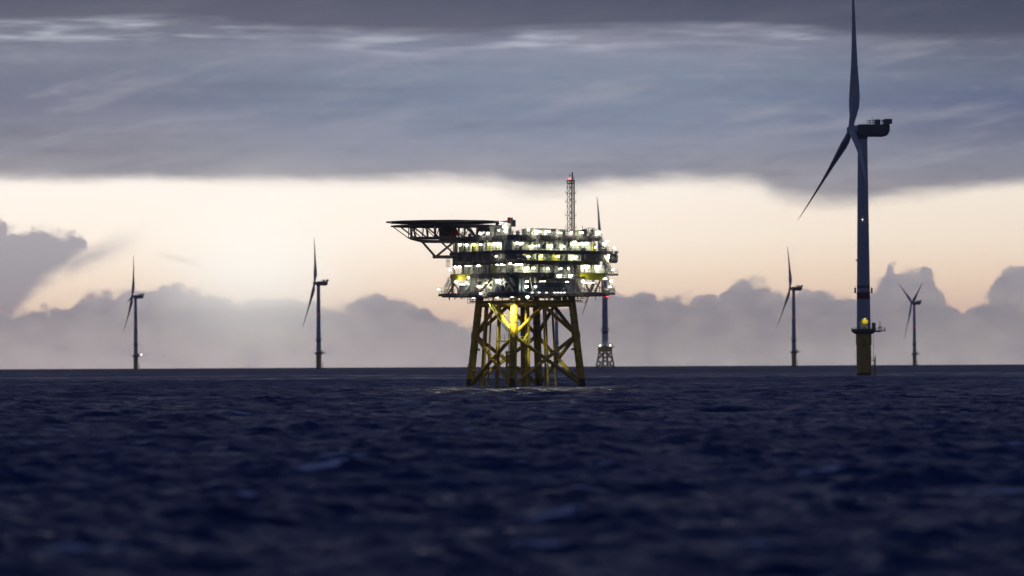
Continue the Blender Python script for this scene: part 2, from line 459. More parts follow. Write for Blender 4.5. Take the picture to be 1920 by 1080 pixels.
# ---------------------------------------------------------------- the sea: one curved sheet to beyond the horizon
def build_sea():
    rng = np.random.default_rng(5)
    # rows: fine near the boat, coarser far out
    rs = [80.0]
    while rs[-1] < 14000:
        r = rs[-1]
        e = 0.0014 if r < 1600 else (0.004 if r < 4000 else 0.008)
        rs.append(r * (1 + e))
    rs = np.array([1.0, 10.0, 30.0, 55.0] + rs)
    A = math.radians(8.6)
    fine = np.linspace(-A, A, 430)
    coarse = np.concatenate([np.linspace(-PI, -A, 40)[:-1], fine, np.linspace(A, PI, 40)[1:-1]])
    nr, na = len(rs), len(coarse)
    Rg, Ag = np.meshgrid(rs, coarse, indexing='ij')
    X0 = Rg * np.sin(Ag); Y0 = Rg * np.cos(Ag)
    X, Y, Z = X0.copy(), Y0.copy(), -(Rg ** 2) / (2 * R_EARTH)
    drdr = np.gradient(rs)[:, None]
    dlat = np.minimum(np.gradient(coarse)[None, :] * Rg, 1e9)
    foldsum = np.zeros_like(X)
    # a wind sea running roughly left to right and a little towards the boat
    wind = math.radians(-62)
    n = 84
    lam = np.exp(np.linspace(math.log(1.1), math.log(34.0), n)) * rng.uniform(0.93, 1.07, n)
    for L in lam:
        k = 2 * PI / L
        th = wind + rng.normal(0, 0.58)
        dxk, dyk = math.cos(th), math.sin(th)
        steep = 0.062 if L < 5 else 0.062 * (5 / L) ** 0.75
        a = steep / k * rng.uniform(0.6, 1.4)
        # spacing across this wave's crests; fade where the sheet is too coarse to carry it
        cr = np.abs(dxk * np.sin(Ag) + dyk * np.cos(Ag)); cl = np.abs(dxk * np.cos(Ag) - dyk * np.sin(Ag))
        sp = np.maximum(cr * drdr, cl * dlat)
        w = np.clip((L / np.maximum(sp, 1e-6) - 1.8) / 2.0, 0, 1)
        w[Ag < -A * 1.25] *= 0.0; w[Ag > A * 1.25] *= 0.0
        ph = k * (dxk * X0 + dyk * Y0) + rng.uniform(0, 2 * PI)
        cs, sn = np.cos(ph), np.sin(ph)
        # wave groups
        gk = k * 0.13; ga = rng.uniform(0, 2 * PI)
        env = 0.75 + 0.55 * np.sin(gk * (math.cos(ga) * X0 + math.sin(ga) * Y0) + rng.uniform(0, 6.28))
        aw = a * w * env
        Z += aw * cs
        X -= 0.95 * dxk * aw * sn; Y -= 0.95 * dyk * aw * sn
        foldsum += k * aw * cs
    near = np.exp(-((X0 - 0) ** 2) / 1e12)
    z_rel = Z + (Rg ** 2) / (2 * R_EARTH)
    # whitecaps: short broken stretches on the highest crests nearby
    foam = np.zeros_like(X)
    for _ in range(95):
        r0 = math.exp(rng.uniform(math.log(140), math.log(2600))); a0 = rng.uniform(-A, A)
        i0 = int(np.searchsorted(rs, r0)); j0 = int(np.searchsorted(coarse, a0))
        wi = max(2, int(7.0 / (rs[i0 + 1] - rs[i0]))); wj = max(2, int(7.0 / (r0 * (coarse[j0 + 1] - coarse[j0]))))
        i1, j1 = max(0, i0 - wi), max(0, j0 - wj)
        blk = z_rel[i1:i0 + wi, j1:j0 + wj] + 0.5 * foldsum[i1:i0 + wi, j1:j0 + wj]
        ii, jj = np.unravel_index(np.argmax(blk), blk.shape); ii += i1; jj += j1
        cx, cy = X0[ii, jj], Y0[ii, jj]
        ln, wd, am = rng.uniform(0.9, 3.4), rng.uniform(0.35, 0.8), rng.uniform(0.55, 1.0)
        th = wind + PI / 2 + rng.normal(0, 0.35)
        b0, b1, c0, c1 = max(0, ii - 3 * wi), ii + 3 * wi, max(0, jj - 3 * wj), jj + 3 * wj
        ux = (X0[b0:b1, c0:c1] - cx) * math.cos(th) + (Y0[b0:b1, c0:c1] - cy) * math.sin(th)
        vx = -(X0[b0:b1, c0:c1] - cx) * math.sin(th) + (Y0[b0:b1, c0:c1] - cy) * math.cos(th)
        wd2 = np.maximum(wd, 1.2 * drdr[b0:b1])
        foam[b0:b1, c0:c1] = np.maximum(foam[b0:b1, c0:c1], am * np.exp(-(ux / ln) ** 2 - (vx / wd2) ** 2))
    # broken water washing round the platform's legs
    wash = np.zeros_like(X)
    for (fx, fy, rad, amt) in WASH:
        u_ = (X0 - fx) / rad[0]; v_ = (Y0 - fy) / rad[1]
        wash = np.maximum(wash, amt * np.exp(-(u_ * u_ + v_ * v_)))
    vs = np.stack([X, Y, Z], -1).reshape(-1, 3)
    i = np.arange(nr - 1)[:, None] * na; j = np.arange(na)[None, :]
    j2 = (j + 1) % na
    faces = np.stack([i + j, i + na + j, i + na + j2, i + j2], -1).reshape(-1, 4)[:, ::-1]
    me = bpy.data.meshes.new('sea')
    me.vertices.add(len(vs)); me.vertices.foreach_set('co', vs.astype(np.float32).ravel())
    nf = len(faces)
    me.loops.add(nf * 4); me.loops.foreach_set('vertex_index', faces.astype(np.int32).ravel())
    me.polygons.add(nf); me.polygons.foreach_set('loop_start', np.arange(nf, dtype=np.int32) * 4)
    me.update(calc_edges=True)
    me.polygons.foreach_set('use_smooth', np.ones(nf, dtype=bool))
    chop = np.clip((Rg - 900) / 2600, 0, 1)          # waves too fine for the far rows of the sheet
    for nm, arr in (('foam', foam), ('wash', wash), ('chop', chop)):
        at = me.attributes.new(nm, 'FLOAT', 'POINT'); at.data.foreach_set('value', arr.astype(np.float32).ravel())
    o = bpy.data.objects.new('sea', me); C.objects.link(o)
    tag(o, kind='structure')
    m = bpy.data.materials.new('sea water'); m.use_nodes = True; me.materials.append(m)
    t = m.node_tree; b = t.nodes['Principled BSDF']
    b.inputs['IOR'].default_value = 1.333; b.inputs['Specular IOR Level'].default_value = 0.27
    L_ = t.links.new
    co = t.nodes.new('ShaderNodeTexCoord')

    def nz(sc, det, ro, sv=(1, 1, 1)):
        mp = t.nodes.new('ShaderNodeMapping'); mp.inputs['Scale'].default_value = sv
        mp.inputs['Rotation'].default_value = (0, 0, 0.4)
        L_(co.outputs['Object'], mp.inputs[0])
        q = t.nodes.new('ShaderNodeTexNoise'); q.inputs['Scale'].default_value = sc
        q.inputs['Detail'].default_value = det; q.inputs['Roughness'].default_value = ro
        L_(mp.outputs[0], q.inputs['Vector']); return q.outputs[0]

    def mr(s, a, b_, c=0.0, d=1.0):
        q = t.nodes.new('ShaderNodeMapRange'); q.interpolation_type = 'SMOOTHSTEP'
        L_(s, q.inputs[0]); q.inputs[1].default_value = a; q.inputs[2].default_value = b_
        q.inputs[3].default_value = c; q.inputs[4].default_value = d; return q.outputs[0]

    def mth(op, a, b_):
        q = t.nodes.new('ShaderNodeMath'); q.operation = op
        for i_, v in enumerate((a, b_)):
            if isinstance(v, float): q.inputs[i_].default_value = v
            else: L_(v, q.inputs[i_])
        return q.outputs[0]

    def att(nm):
        q = t.nodes.new('ShaderNodeAttribute'); q.attribute_name = nm; return q.outputs['Fac']

    # foam = folded crests and the wash round the legs, both torn up by noise
    n_f = nz(0.9, 6, 0.7, (1, 1, 1)); n_w = nz(0.30, 8, 0.72, (0.5, 1, 1))
    f1 = mr(mth('ADD', att('foam'), mth('MULTIPLY', n_f, 0.8)), 0.72, 1.15)
    f1 = mth('MULTIPLY', f1, mr(att('foam'), 0.05, 0.3))
    f2 = mr(mth('ADD', mth('MULTIPLY', att('wash'), 1.0), mth('MULTIPLY', n_w, 3.2)), 2.36, 2.75)
    f2 = mth('MULTIPLY', f2, mr(att('wash'), 0.02, 0.2))
    fm = mth('MINIMUM', mth('MAXIMUM', f1, f2), 0.88)
    c1 = t.nodes.new('ShaderNodeMix'); c1.data_type = 'RGBA'
    L_(mr(nz(0.02, 4, 0.55), 0.35, 0.65), c1.inputs[0])
    c1.inputs[6].default_value = (*SEA_A, 1); c1.inputs[7].default_value = (*SEA_B, 1)
    c2 = t.nodes.new('ShaderNodeMix'); c2.data_type = 'RGBA'
    L_(fm, c2.inputs[0]); L_(c1.outputs[2], c2.inputs[6]); c2.inputs[7].default_value = (0.76, 0.78, 0.82, 1)
    L_(c2.outputs[2], b.inputs['Base Color'])
    rg = t.nodes.new('ShaderNodeMix'); L_(fm, rg.inputs[0]); gust = mth('ADD', mr(nz(0.011, 4, 0.6, (0.45, 1, 1)), 0.32, 0.68, -0.07, 0.08), mr(nz(0.0028, 3, 0.55, (0.4, 1, 1)), 0.35, 0.65, -0.06, 0.07))   # cat's paws: patches the wind roughens
    L_(mth('ADD', mth('ADD', mth('MULTIPLY', att('chop'), 0.22), SEA_ROUGH), gust), rg.inputs[2]); rg.inputs[3].default_value = 0.8
    L_(rg.outputs[0], b.inputs['Roughness'])
    bp = t.nodes.new('ShaderNodeBump'); bp.inputs['Strength'].default_value = 1.0; bp.inputs['Distance'].default_value = 1.0
    h = mth('ADD', mth('MULTIPLY', nz(0.55, 5, 0.55, (1, 0.7, 1)), SEA_BUMP), mth('MULTIPLY', nz(2.6, 4, 0.6), SEA_BUMP * 0.22))
    L_(h, bp.inputs['Height']); L_(bp.outputs[0], b.inputs['Normal'])
    return o


SEA_A = (0.005, 0.034, 0.128)
SEA_B = (0.007, 0.026, 0.095)
SEA_ROUGH = 0.235
SEA_BUMP = 0.95
PLAT_Y = 1075.0
PLAT_X = (985 - 960) / F_PX * PLAT_Y
WASH = [(PLAT_X + dx_, PLAT_Y + dy_, r_, a_) for dx_, dy_, r_, a_ in
        ((-14.1, 2.2, (3.6, 4), 0.62), (-3.4, -15.0, (3.4, 4), 0.58), (14.1, -4.4, (3.6, 4), 0.66), (3.4, 13, (3.2, 4), 0.5),
         (17.5, -11, (7.5, 2.6), 0.74), (24, -16, (5, 2.2), 0.5), (-19, -1, (5, 2.4), 0.62), (4.5, -19, (9, 2.4), 0.52), (-7, -24, (7, 2.2), 0.40), (9, -30, (11, 2.6), 0.36), (1, -6, (12, 5), 0.30))]
WASH += [((1622 - 960) / F_PX * 1826, 1826 - 5, (7, 6), 0.4)]
build_sea()

# ---------------------------------------------------------------- wind turbines
HUB_H, ROTOR_R = 105.0, 65.5


def blade_mesh():
    """One blade along +Z from the hub centre; upwind is -X, the rotor plane is Y-Z."""
    st = [(1.2, 2.5, 1.0, 14), (3.0, 2.5, 1.0, 14), (6.0, 3.1, 0.72, 13), (10.0, 4.5, 0.46, 11), (14.0, 4.8, 0.33, 9), (20.0, 4.2, 0.27, 6.5),
          (28.0, 3.05, 0.24, 4.5), (36.0, 2.4, 0.22, 3), (44.0, 1.85, 0.20, 2), (52.0, 1.4, 0.18, 1), (58.0, 1.05, 0.18, 0), (62.5, 0.7, 0.18, -0.5), (64.8, 0.36, 0.2, -1), (65.5, 0.1, 0.3, -1)]
    rings = []
    n = 14
    for z, ch, th, tw in st:
        pre = -2.6 * (z / ROTOR_R) ** 2                       # pre-bend away from the tower
        tw = math.radians(tw * 1.2 + 48)
        ring = []
        for i in range(n):
            a = 2 * PI * i / n
            if th > 0.95:
                y, x = math.cos(a) * ch / 2, math.sin(a) * ch / 2
            else:
                c = math.cos(a)
                y = (c * 0.5 - 0.18) * ch
                x = math.sin(a) * ch * th * 0.5 * (1.0 + 0.55 * c)
            xr = x * math.cos(tw) - y * math.sin(tw)
            yr = x * math.sin(tw) + y * math.cos(tw)
            ring.append(Vector((xr + pre, yr, z)))
        rings.append(ring)
    return MB().loft(rings).mesh('blade', M['blade'], 60)


def rounded_box_loft(x0, x1, hw, zb, zt, rad, nose):
    """Nacelle shell along X: rounded section, chamfered rear."""
    rings = []
    for t, s_, zl in nose:
        x = x0 + (x1 - x0) * t
        ring = []
        zbb = zb + (zt - zb) * zl
        for cx, cz, a0 in ((hw - rad, zt - rad, 0), (-hw + rad, zt - rad, 90), (-hw + rad, zbb + rad, 180), (hw - rad, zbb + rad, 270)):
            for k in range(4):
                a = math.radians(a0 + 30 * k)
                y = (cx + rad * math.cos(a)) * s_
                z = (cz + rad * math.sin(a))
                zc = (zt + zbb) / 2
                ring.append(Vector((x, y, zc + (z - zc) * s_)))
        rings.append(ring)
    return rings


BLADE = blade_mesh()
TURB_GROUP = 'wind turbines standing in the sea'


def turbine_root(px, hub_py, label, yaw, azim, lattice=False, lamp=None):
    # distance from the apparent hub height
    y_eye = 687.8 - (px - 960) * 0.0047 - math.sqrt(2 * H_CAM / R_EARTH) * F_PX
    d = 5000.0
    for _ in range(30):
        d = (HUB_H - H_CAM - drop(d)) * F_PX / (y_eye - hub_py)
    x = (px - 960) / F_PX * d
    root = empty('wind_turbine', (x, d, -drop(math.hypot(x, d))))
    tag(root, label, 'wind turbine', TURB_GROUP)
    build_turbine(root, yaw, azim, lattice, lamp, near=d < 2500)
    return root


def railing_ring(mb, r, z, n, r_t=0.045, h=1.15):
    pts = [Vector((r * math.cos(2 * PI * i / n), r * math.sin(2 * PI * i / n), z)) for i in range(n + 1)]
    for p in pts[:-1]: mb.tube(p, p + Vector((0, 0, h)), r_t, 5)
    for hh in (h, h * 0.55):
        mb.path([p + Vector((0, 0, hh)) for p in pts], r_t, 5)


def build_turbine(root, yaw, azim, lattice, lamp, near):
    zt = 102.2
    b = 19.0
    # foundation
    if not lattice:
        MB().lathe([(3.15, -6), (3.15, 13.0), (3.35, 13.2), (3.35, b)], 32).build('monopile', M['yellow'], root, 40)
        MB().lathe([(3.19, -6), (3.19, 1.0)], 32, cap=False).build('splash_zone_coat', M['weed'], root, 40)
    else:
        # four-legged lattice with a box-shaped cap
        hb, ht, zc = 8.6, 5.6, 15.8
        cs = [(1, 0.25), (-0.25, 1), (-1, -0.25), (0.25, -1)]
        leg = lambda k, z: Vector((cs[k % 4][0], cs[k % 4][1], 0)) * (hb + (ht - hb) * z / zc) + Vector((0, 0, z))
        for k in range(4):
            MB().tube(leg(k, -5), leg(k, zc), 0.75, 10).build('lattice_leg', M['yellow'], root, 40)
            for (z0, z1) in ((0.2, 8.6), (8.6, zc)):
                MB().tube(leg(k, z0), leg(k + 1, z1), 0.42, 8).build('brace', M['yellow'], root, 40)
                MB().tube(leg(k + 1, z0), leg(k, z1), 0.42, 8).build('brace', M['yellow'], root, 40)
        q = MB()
        pl = [tuple((Vector((c[0], c[1], 0)) * (ht + 1.1)).xy) for c in cs]
        q.prism(pl, zc, zc + 4.2).build('transition_box', M['yellow'], root)
        b = zc + 4.2
    # tower of flanged cans
    rb, rt = 3.0, 2.05
    rz = lambda z: rb + (rt - rb) * ((z - b) / (zt - b))
    cuts = [b, b + 26, b + 54, zt]
    for z0, z1 in zip(cuts, cuts[1:]):
        MB().lathe([(rz(z0), z0 + 0.02), (rz(z1), z1 - 0.12)], 40).build('tower_section', M['tower'], root, 40)
        if z1 < zt:
            MB().lathe([(rz(z1) + 0.05, z1 - 0.12), (rz(z1) + 0.05, z1 + 0.02)], 40).build('flange', M['tower'], root, 40)
    zb = 32.6
    MB().lathe([(rz(zb) + 0.02, zb), (rz(zb + 2.9) + 0.02, zb + 2.9)], 40, cap=False).build('red_band', M['band'], root, 40)
    MB().lathe([(rz(37.2) + 0.015, 37.2), (rz(38.4) + 0.015, 38.4)], 40, cap=False).build('dark_band', M['dark'], root, 40)
    # work platform round the tower foot
    p = MB()
    R_ = 5.3
    p.lathe([(3.3, b - 1.35), (3.9, b - 1.3), (R_, b - 0.25), (R_, b + 0.1), (3.0, b + 0.1)], 28, cap=False)
    p.build('work_platform', M['deck'], root, 30)
    q = MB(); railing_ring(q, R_ - 0.1, b + 0.1, 20, 0.07); q.build('railing', M['grey'], root)
    # toe boards and netting hide the lower half of the rail on the camera side
    MB().lathe([(R_ - 0.02, b + 0.1), (R_ - 0.02, b + 0.75)], 28, cap=False).build('kick_plate', M['deck'], root, 30)
    # side landing with a small davit crane
    s_ = MB()
    s_.box((R_ - 0.6, -1.2, b - 0.25), (9.2, 1.2, b + 0.1))
    s_.box((R_ - 0.6, -1.2, b - 0.6), (7.2, -1.0, b - 0.25)).box((R_ - 0.6, 1.0, b - 0.6), (7.2, 1.2, b - 0.25))
    for x in (6.2, 7.7, 9.15):
        for y in (-1.15, 1.15): s_.tube((x, y, b), (x, y, b + 1.25), 0.07, 5)
    for y in (-1.15, 1.15):
        for h in (0.65, 1.25): s_.tube((R_ - 0.3, y, b + h), (9.15, y, b + h), 0.06, 5)
    s_.tube((9.15, -1.15, b + 1.25), (9.15, 1.15, b + 1.25), 0.06, 5)
    s_.box((9.0, -1.2, b + 0.1), (9.2, 1.2, b + 1.3))
    s_.build('side_landing', M['deck'], root)
    c = MB()
    c.tube((6.9, 0, b), (6.9, 0, b + 2.0), 0.22, 8).tube((6.9, 0, b + 1.9), (7.05, 0, b + 4.2), 0.14, 8)
    c.tube((6.9, 0, b + 1.4), (7.9, 0, b + 1.8), 0.12, 6).box((6.4, -0.4, b + 1.2), (7.4, 0.4, b + 1.7))
    c.build('davit_crane', M['dark'], root, 40)
    cb = MB().box((3.4, -2.6, b + 0.1), (4.9, -0.9, b + 3.3)).box((3.3, -2.7, b + 3.3), (5.0, -0.8, b + 3.45))
    cb.build('switch_cabinet', M['grey'], root)
    # navigation-lantern brackets part-way up
    zr = 36.2
    for s in (-1, 1):
        k = MB()
        x = s * (rz(zr) + 0.05)
        k.box((x, -0.5, zr - 1.1), (x + s * 1.0, 0.5, zr - 0.9)).box((x + s * 0.35, -0.45, zr - 0.9), (x + s * 1.05, 0.45, zr + 1.1))
        k.tube((x + s * 0.7, 0, zr + 1.1), (x + s * 0.7, 0, zr + 1.7), 0.12, 6)
        k.build('lantern_bracket', M['dark'], root)
    k = MB().box((-rz(50) - 0.6, -0.2, 48.9), (-rz(50) + 0.1, 0.2, 49.5)); k.build('bracket', M['dark'], root)
    # boat landing on the right-hand side of the monopile
    if not lattice:
        f = empty('boat_landing', parent=root)
        for y in (-1.0, 0.9):
            MB().tube((4.75, y, -3), (4.75, y, 7.2), 0.26, 8).build('fender_tube', M['yellow'], f, 40)
            for zs in (6.4, 2.2): MB().tube((4.75, y, zs), (3.1, y, zs), 0.16, 6).build('strut', M['yellow'], f)
        l = MB()
        for y in (-0.35, 0.25): l.tube((4.1, y, -2), (4.1, y, b), 0.06, 5)
        for i in range(38): l.tube((4.1, -0.35, -1 + i * 0.5), (4.1, 0.25, -1 + i * 0.5), 0.035, 4)
        l.build('ladder', M['yellow'], f)
        g = MB().box((3.0, -1.5, 7.4), (5.1, 1.4, 7.6))
        for y in (-1.4, 0, 1.3): g.tube((5.0, y, 7.6), (5.0, y, 8.7), 0.05, 5)
        g.tube((5.0, -1.4, 8.7), (5.0, 1.3, 8.7), 0.05, 5)
        g.build('rest_platform', M['yellow'], f)
    # door at the tower foot, seen from the boat
    yd = -rz(b + 2.4)
    MB().box((-0.5, yd - 0.06, b + 0.3), (0.7, yd + 0.4, b + 2.9)).build('door', M['grey'], root)
    # lamps
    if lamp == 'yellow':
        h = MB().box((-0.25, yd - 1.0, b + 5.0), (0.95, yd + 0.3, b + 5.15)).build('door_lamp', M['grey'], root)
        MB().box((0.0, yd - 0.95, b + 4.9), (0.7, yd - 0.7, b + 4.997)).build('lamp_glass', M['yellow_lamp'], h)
        # plate painted yellow for the lit patch over the door, under that lamp
        MB().box((-0.95, yd - 0.10, b + 2.95), (1.65, yd + 0.25, b + 4.7)).build('lit_patch_plate', M['bright'], root)
        ll = bpy.data.lights.new('door_lamp_light', 'SPOT'); ll.energy = 250; ll.color = (1.0, 0.93, 0.35); ll.spot_size = math.radians(95); ll.spot_blend = 0.6; ll.shadow_soft_size = 0.3
        lo = bpy.data.objects.new('door_lamp_light', ll); C.objects.link(lo); lo.parent = root
        lo.location = (0.3, yd - 1.6, b + 5.2)
        lo.rotation_euler = Vector((0, -0.75, 0.65)).to_track_quat('Z', 'Y').to_euler()
    elif lamp == 'white_right':
        h = MB().box((7.6, -0.3, b + 1.2), (8.5, 0.3, b + 1.4)).build('platform_lamp', M['grey'], root)
        MB().box((7.6, -0.35, b + 1.4), (8.6, 0.35, b + 2.3)).build('lamp_glass', M['lamp_small'], h)
    elif lamp == 'white_both':
        for s in (-1, 1):
            h = MB().box((s * 4.5, -5.0, b + 1.1), (s * 5.0, -4.4, b + 1.3)).build('platform_lamp', M['grey'], root)
            MB().box((s * 4.4, -5.05, b + 1.3), (s * 5.1, -4.4, b + 2.0)).build('lamp_glass', M['lamp_small'], h)
    # small aviation lights half-way up the tower
    zl = 66.5
    for a, mm in ((-100, 'lamp_small' if near else 'red_lamp'), (-15, 'red_lamp'), (165, 'red_lamp')):
        a = math.radians(a); r = rz(zl)
        c0 = Vector((math.cos(a) * r, math.sin(a) * r, zl))
        o = Vector((math.cos(a), math.sin(a), 0))
        h = MB().tube(c0, c0 + o * 0.16, 0.10, 6).build('aviation_light', M['dark'], root)
        sz = 0.10 if near else 0.2
        MB().lathe([(sz * 0.7, -sz), (sz, 0), (sz * 0.6, sz)], 8, c0 + o * (0.16 + sz)).build('light_glass', M[mm], h)
    # nacelle and rotor turn with the wind: rotor towards -X, yaw about the tower axis
    nac = empty('nacelle', (0, 0, 0), yaw, root)
    sh = MB().loft(rounded_box_loft(-2.6, 11.6, 2.2, 102.0, 107.3, 0.9, [(0, 0.72, 0.0), (0.05, 0.95, 0.0), (0.12, 1, 0), (0.80, 1, 0.0), (0.90, 1, 0.06), (0.96, 0.97, 0.2), (1.0, 0.92, 0.42)]))
    sh.build('shell', M['dark_nacelle'], nac, 35)
    MB().lathe([(2.15, 101.0), (2.3, 102.2)], 24).build('yaw_collar', M['dark_nacelle'], nac, 40)
    cl = MB()
    cl.box((9.6, -2.0, 107.5), (12.6, 2.0, 109.6)).box((9.0, -2.1, 107.2), (11.4, -1.8, 107.6)).box((9.0, 1.8, 107.2), (11.4, 2.1, 107.6))
    cl.box((8.9, -1.9, 108.6), (9.7, 1.9, 109.1))
    cl.build('cooler', M['dark'], nac)
    rl = MB()
    for x in (2.6, 4.0, 5.4, 6.8, 8.2):
        for y in (-1.9, 1.9): rl.tube((x, y, 107.1), (x, y, 109.0), 0.09, 5)
    for y in (-1.9, 1.9):
        for z in (108.1, 109.0): rl.tube((2.6, y, z), (8.2, y, z), 0.08, 5)
    rl.tube((2.6, -1.9, 109.0), (2.6, 1.9, 109.0), 0.08, 5)
    rl.build('hoist_railing', M['dark'], nac)
    MB().box((5.6, -1.2, 107.2), (7.6, 1.2, 109.4)).build('vent_box', M['dark'], nac)
    MB().tube((4.3, -0.8, 107.2), (4.3, -0.8, 110.4), 0.08, 5).tube((4.0, -0.8, 109.8), (4.6, -0.8, 109.8), 0.05, 5).build('wind_vane', M['dark'], nac)
    # rotor: 5 degrees tilt, coned blades
    hubx, hubz = -4.9, HUB_H
    tilt = math.radians(7.5)
    rot = Matrix.Translation((hubx, 0, hubz)) @ Matrix.Rotation(tilt, 4, 'Y')
    prof = [(0.02, -2.0), (0.8, -1.85), (1.5, -1.3), (1.95, -0.4), (2.1, 0.6), (2.1, 1.6), (1.9, 2.4)]
    hb_ = MB().lathe(prof, 28); 
    hub = hb_.build('hub', M['blade'], root, 40)
    YR = Matrix.Rotation(yaw, 4, 'Z')
    hub.matrix_local = YR @ rot @ Matrix.Rotation(PI / 2, 4, 'Y')
    for k in range(3):
        bl = bpy.data.objects.new('blade', BLADE); C.objects.link(bl); bl.parent = root
        a = azim + k * 2 * PI / 3
        bl.matrix_local = YR @ rot @ Matrix.Rotation(a, 4, 'X') @ Matrix.Rotation(math.radians(-3.0), 4, 'Y')


M['dark_nacelle'] = mat('dark grey nacelle paint', (0.10, 0.10, 0.11), 0.5, vary=0.08, scale=0.4)
D_ = math.radians
TURBINES = [
    (1619, 243, 'nearest, tallest wind turbine on a thick yellow monopile with a lit yellow patch', D_(10), D_(-6), False, 'yellow'),
    (254, 556, 'small far wind turbine nearest the big ragged cloud, one white lamp on its platform', D_(5), D_(-22), False, 'white_right'),
    (597, 531, 'slender wind turbine between the glowing cloud gap and the helideck, rotor edge-on', D_(6), D_(-29), False, None),
    (1043, 552, 'faint wind turbine seen through the yellow legs of the substation', D_(14), D_(2), False, None),
    (1134, 480, 'wind turbine on a four-legged lattice base, half hidden behind the substation decks', D_(5), D_(-30), True, 'white_both'),
    (1488, 541, 'wind turbine between the substation and the nearest turbine, dark rotor edge-on', D_(6), D_(-27), False, None),
    (1714, 568, 'farthest, smallest wind turbine with its blades in a Y shape', D_(15), D_(60), False, None),
]
for t_ in TURBINES: turbine_root(*t_)

# ---------------------------------------------------------------- offshore substation
YAW = math.atan2(80, 130)
PB = Vector((PLAT_X, PLAT_Y, -drop(PLAT_Y)))
PM = Matrix.Translation(PB) @ Matrix.Rotation(YAW, 4, 'Z')
PMI = PM.inverted()
HU = 15.5
O_L = PMI @ Vector((0, 0, H_CAM))
PMR = PMI.to_3x3()


def pr(px, py, c):
    """Point (local) where a sight line meets the front-right vertical plane y = -c."""
    d = PMR @ ray(px, py); t = (-c - O_L.y) / d.y
    return O_L + d * t


def pl(px, py, c):
    """Same for the front-left vertical plane x = -c."""
    d = PMR @ ray(px, py); t = (-c - O_L.x) / d.x
    return O_L + d * t


def ur(px, c=HU): return pr(px, 500, c).x
def vl(px, c=HU): return pl(px, 500, c).y


def zz(py, px=985): return pr(px, py, 6).z


sub = empty('offshore_substation', PB, YAW)
tag(sub, 'brightly lit multi-deck offshore substation on a yellow braced jacket', 'offshore substation')


def part(name, mb, m, parent=None, sa=None):
    return mb.build(name, M[m] if isinstance(m, str) else m, parent or sub, sa)


# ---- jacket
ZT = zz(570)
def hs(z): return 10.3 - 1.75 * z / ZT
CORN = [(-1, 1), (-1, -1), (1, -1), (1, 1)]           # A (left), B (front), D (right), C (far)
def lp_(k, z):
    cx, cy = CORN[k % 4]; h = hs(z)
    return Vector((cx * h, cy * h, z))


Z_D0 = zz(556)
for k in range(4):
    r_ = 1.0
    g = part('leg', MB().tube(lp_(k, -5), lp_(k, Z_D0), r_, 20, 0.92), 'yellow' , sa=40)
    part('splash_zone_coat', MB().tube(lp_(k, -5), lp_(k, 2.2), r_ + 0.03, 20, r_ + 0.02, cap=False), 'weed', g, 40)
    for z in (5.0, 9.0, 16.2, 18.2):                       # weld bands and node cans
        part('weld_band', MB().tube(lp_(k, z), lp_(k, z + 0.14), r_ + 0.035, 20, cap=False), 'deck', g, 40)
    part('node_can', MB().tube(lp_(k, 12.3), lp_(k, 13.9), r_ + 0.10, 20), 'yellow', g, 40)
ZN = 13.1
for k in range(4):
    a, b = k, k + 1
    # lower X
    for p, q in ((lp_(a, ZN), lp_(b, 0.6)), (lp_(b, ZN), lp_(a, 0.6))):
        part('brace', MB().tube(p, q, 0.47, 14), 'yellow', sa=40)
    # upper inverted V
    top = (lp_(a, ZT) + lp_(b, ZT)) / 2 + Vector((0, 0, -0.4))
    for c in (a, b):
        part('brace', MB().tube(lp_(c, ZN + 0.2), top, 0.47, 14), 'yellow', sa=40)
    part('ring_beam', MB().tube(lp_(a, ZT), lp_(b, ZT), 0.68, 16), 'yellow', sa=40)
    # crossing can
    m_ = (lp_(a, ZN) + lp_(b, 0.6) + lp_(b, ZN) + lp_(a, 0.6)) / 4
    # short stubs off the legs low down
    for z in (4.1, 9.6):
        d = (lp_(b, z) - lp_(a, z)).normalized()
        part('stub', MB().tube(lp_(a, z), lp_(a, z) + d * 2.6, 0.28, 10), 'yellow', sa=40)
# cable tubes hanging inside the jacket
for (x, y, s_) in ((-9.4, 5.4, .3), (-9.3, 2.6, .25), (-9.0, -0.6, .25), (-5.2, -8.6, .3), (-0.4, -2.0, .34), (0.6, -8.3, .24), (4.6, 8.4, .3), (6.4, 8.8, .3),
                  (8.6, 3.4, .28), (8.9, 0.4, .28), (-2.8, 8.6, .3), (2.0, 3.0, .26), (-6.8, 8.7, .28)):
    part('cable_tube', MB().tube((x * 1.06, y * 1.06, -4), (x * 0.92, y * 0.92, ZT), s_, 10), 'yellow', sa=40)
# caisson seen as the second fat column
part('caisson', MB().tube((3.0, 5.5, -5), (2.6, 5.0, Z_D0), 0.9, 18), 'yellow', sa=40)


# ---- generic pieces
def rail(pts, name='railing', m='grey', h=1.15, gap=1.5, r=0.045, parent=None, mid=True):
    q = MB()
    for a, b in zip(pts, pts[1:]):
        a, b = Vector(a), Vector(b); n = max(1, int((b - a).length / gap))
        for i in range(n + 1):
            p = a + (b - a) * (i / n); q.tube(p, p + Vector((0, 0, h)), r, 4)
        for hh in ((h, h * 0.55) if mid else (h,)):
            q.tube(a + Vector((0, 0, hh)), b + Vector((0, 0, hh)), r, 4)
        q.box((0, 0, 0), ((b - a).length, 0.02, 0.18), Matrix.Translation(a) @ (b - a).to_track_quat('X', 'Z').to_matrix().to_4x4())
    return part(name, q, m, parent)


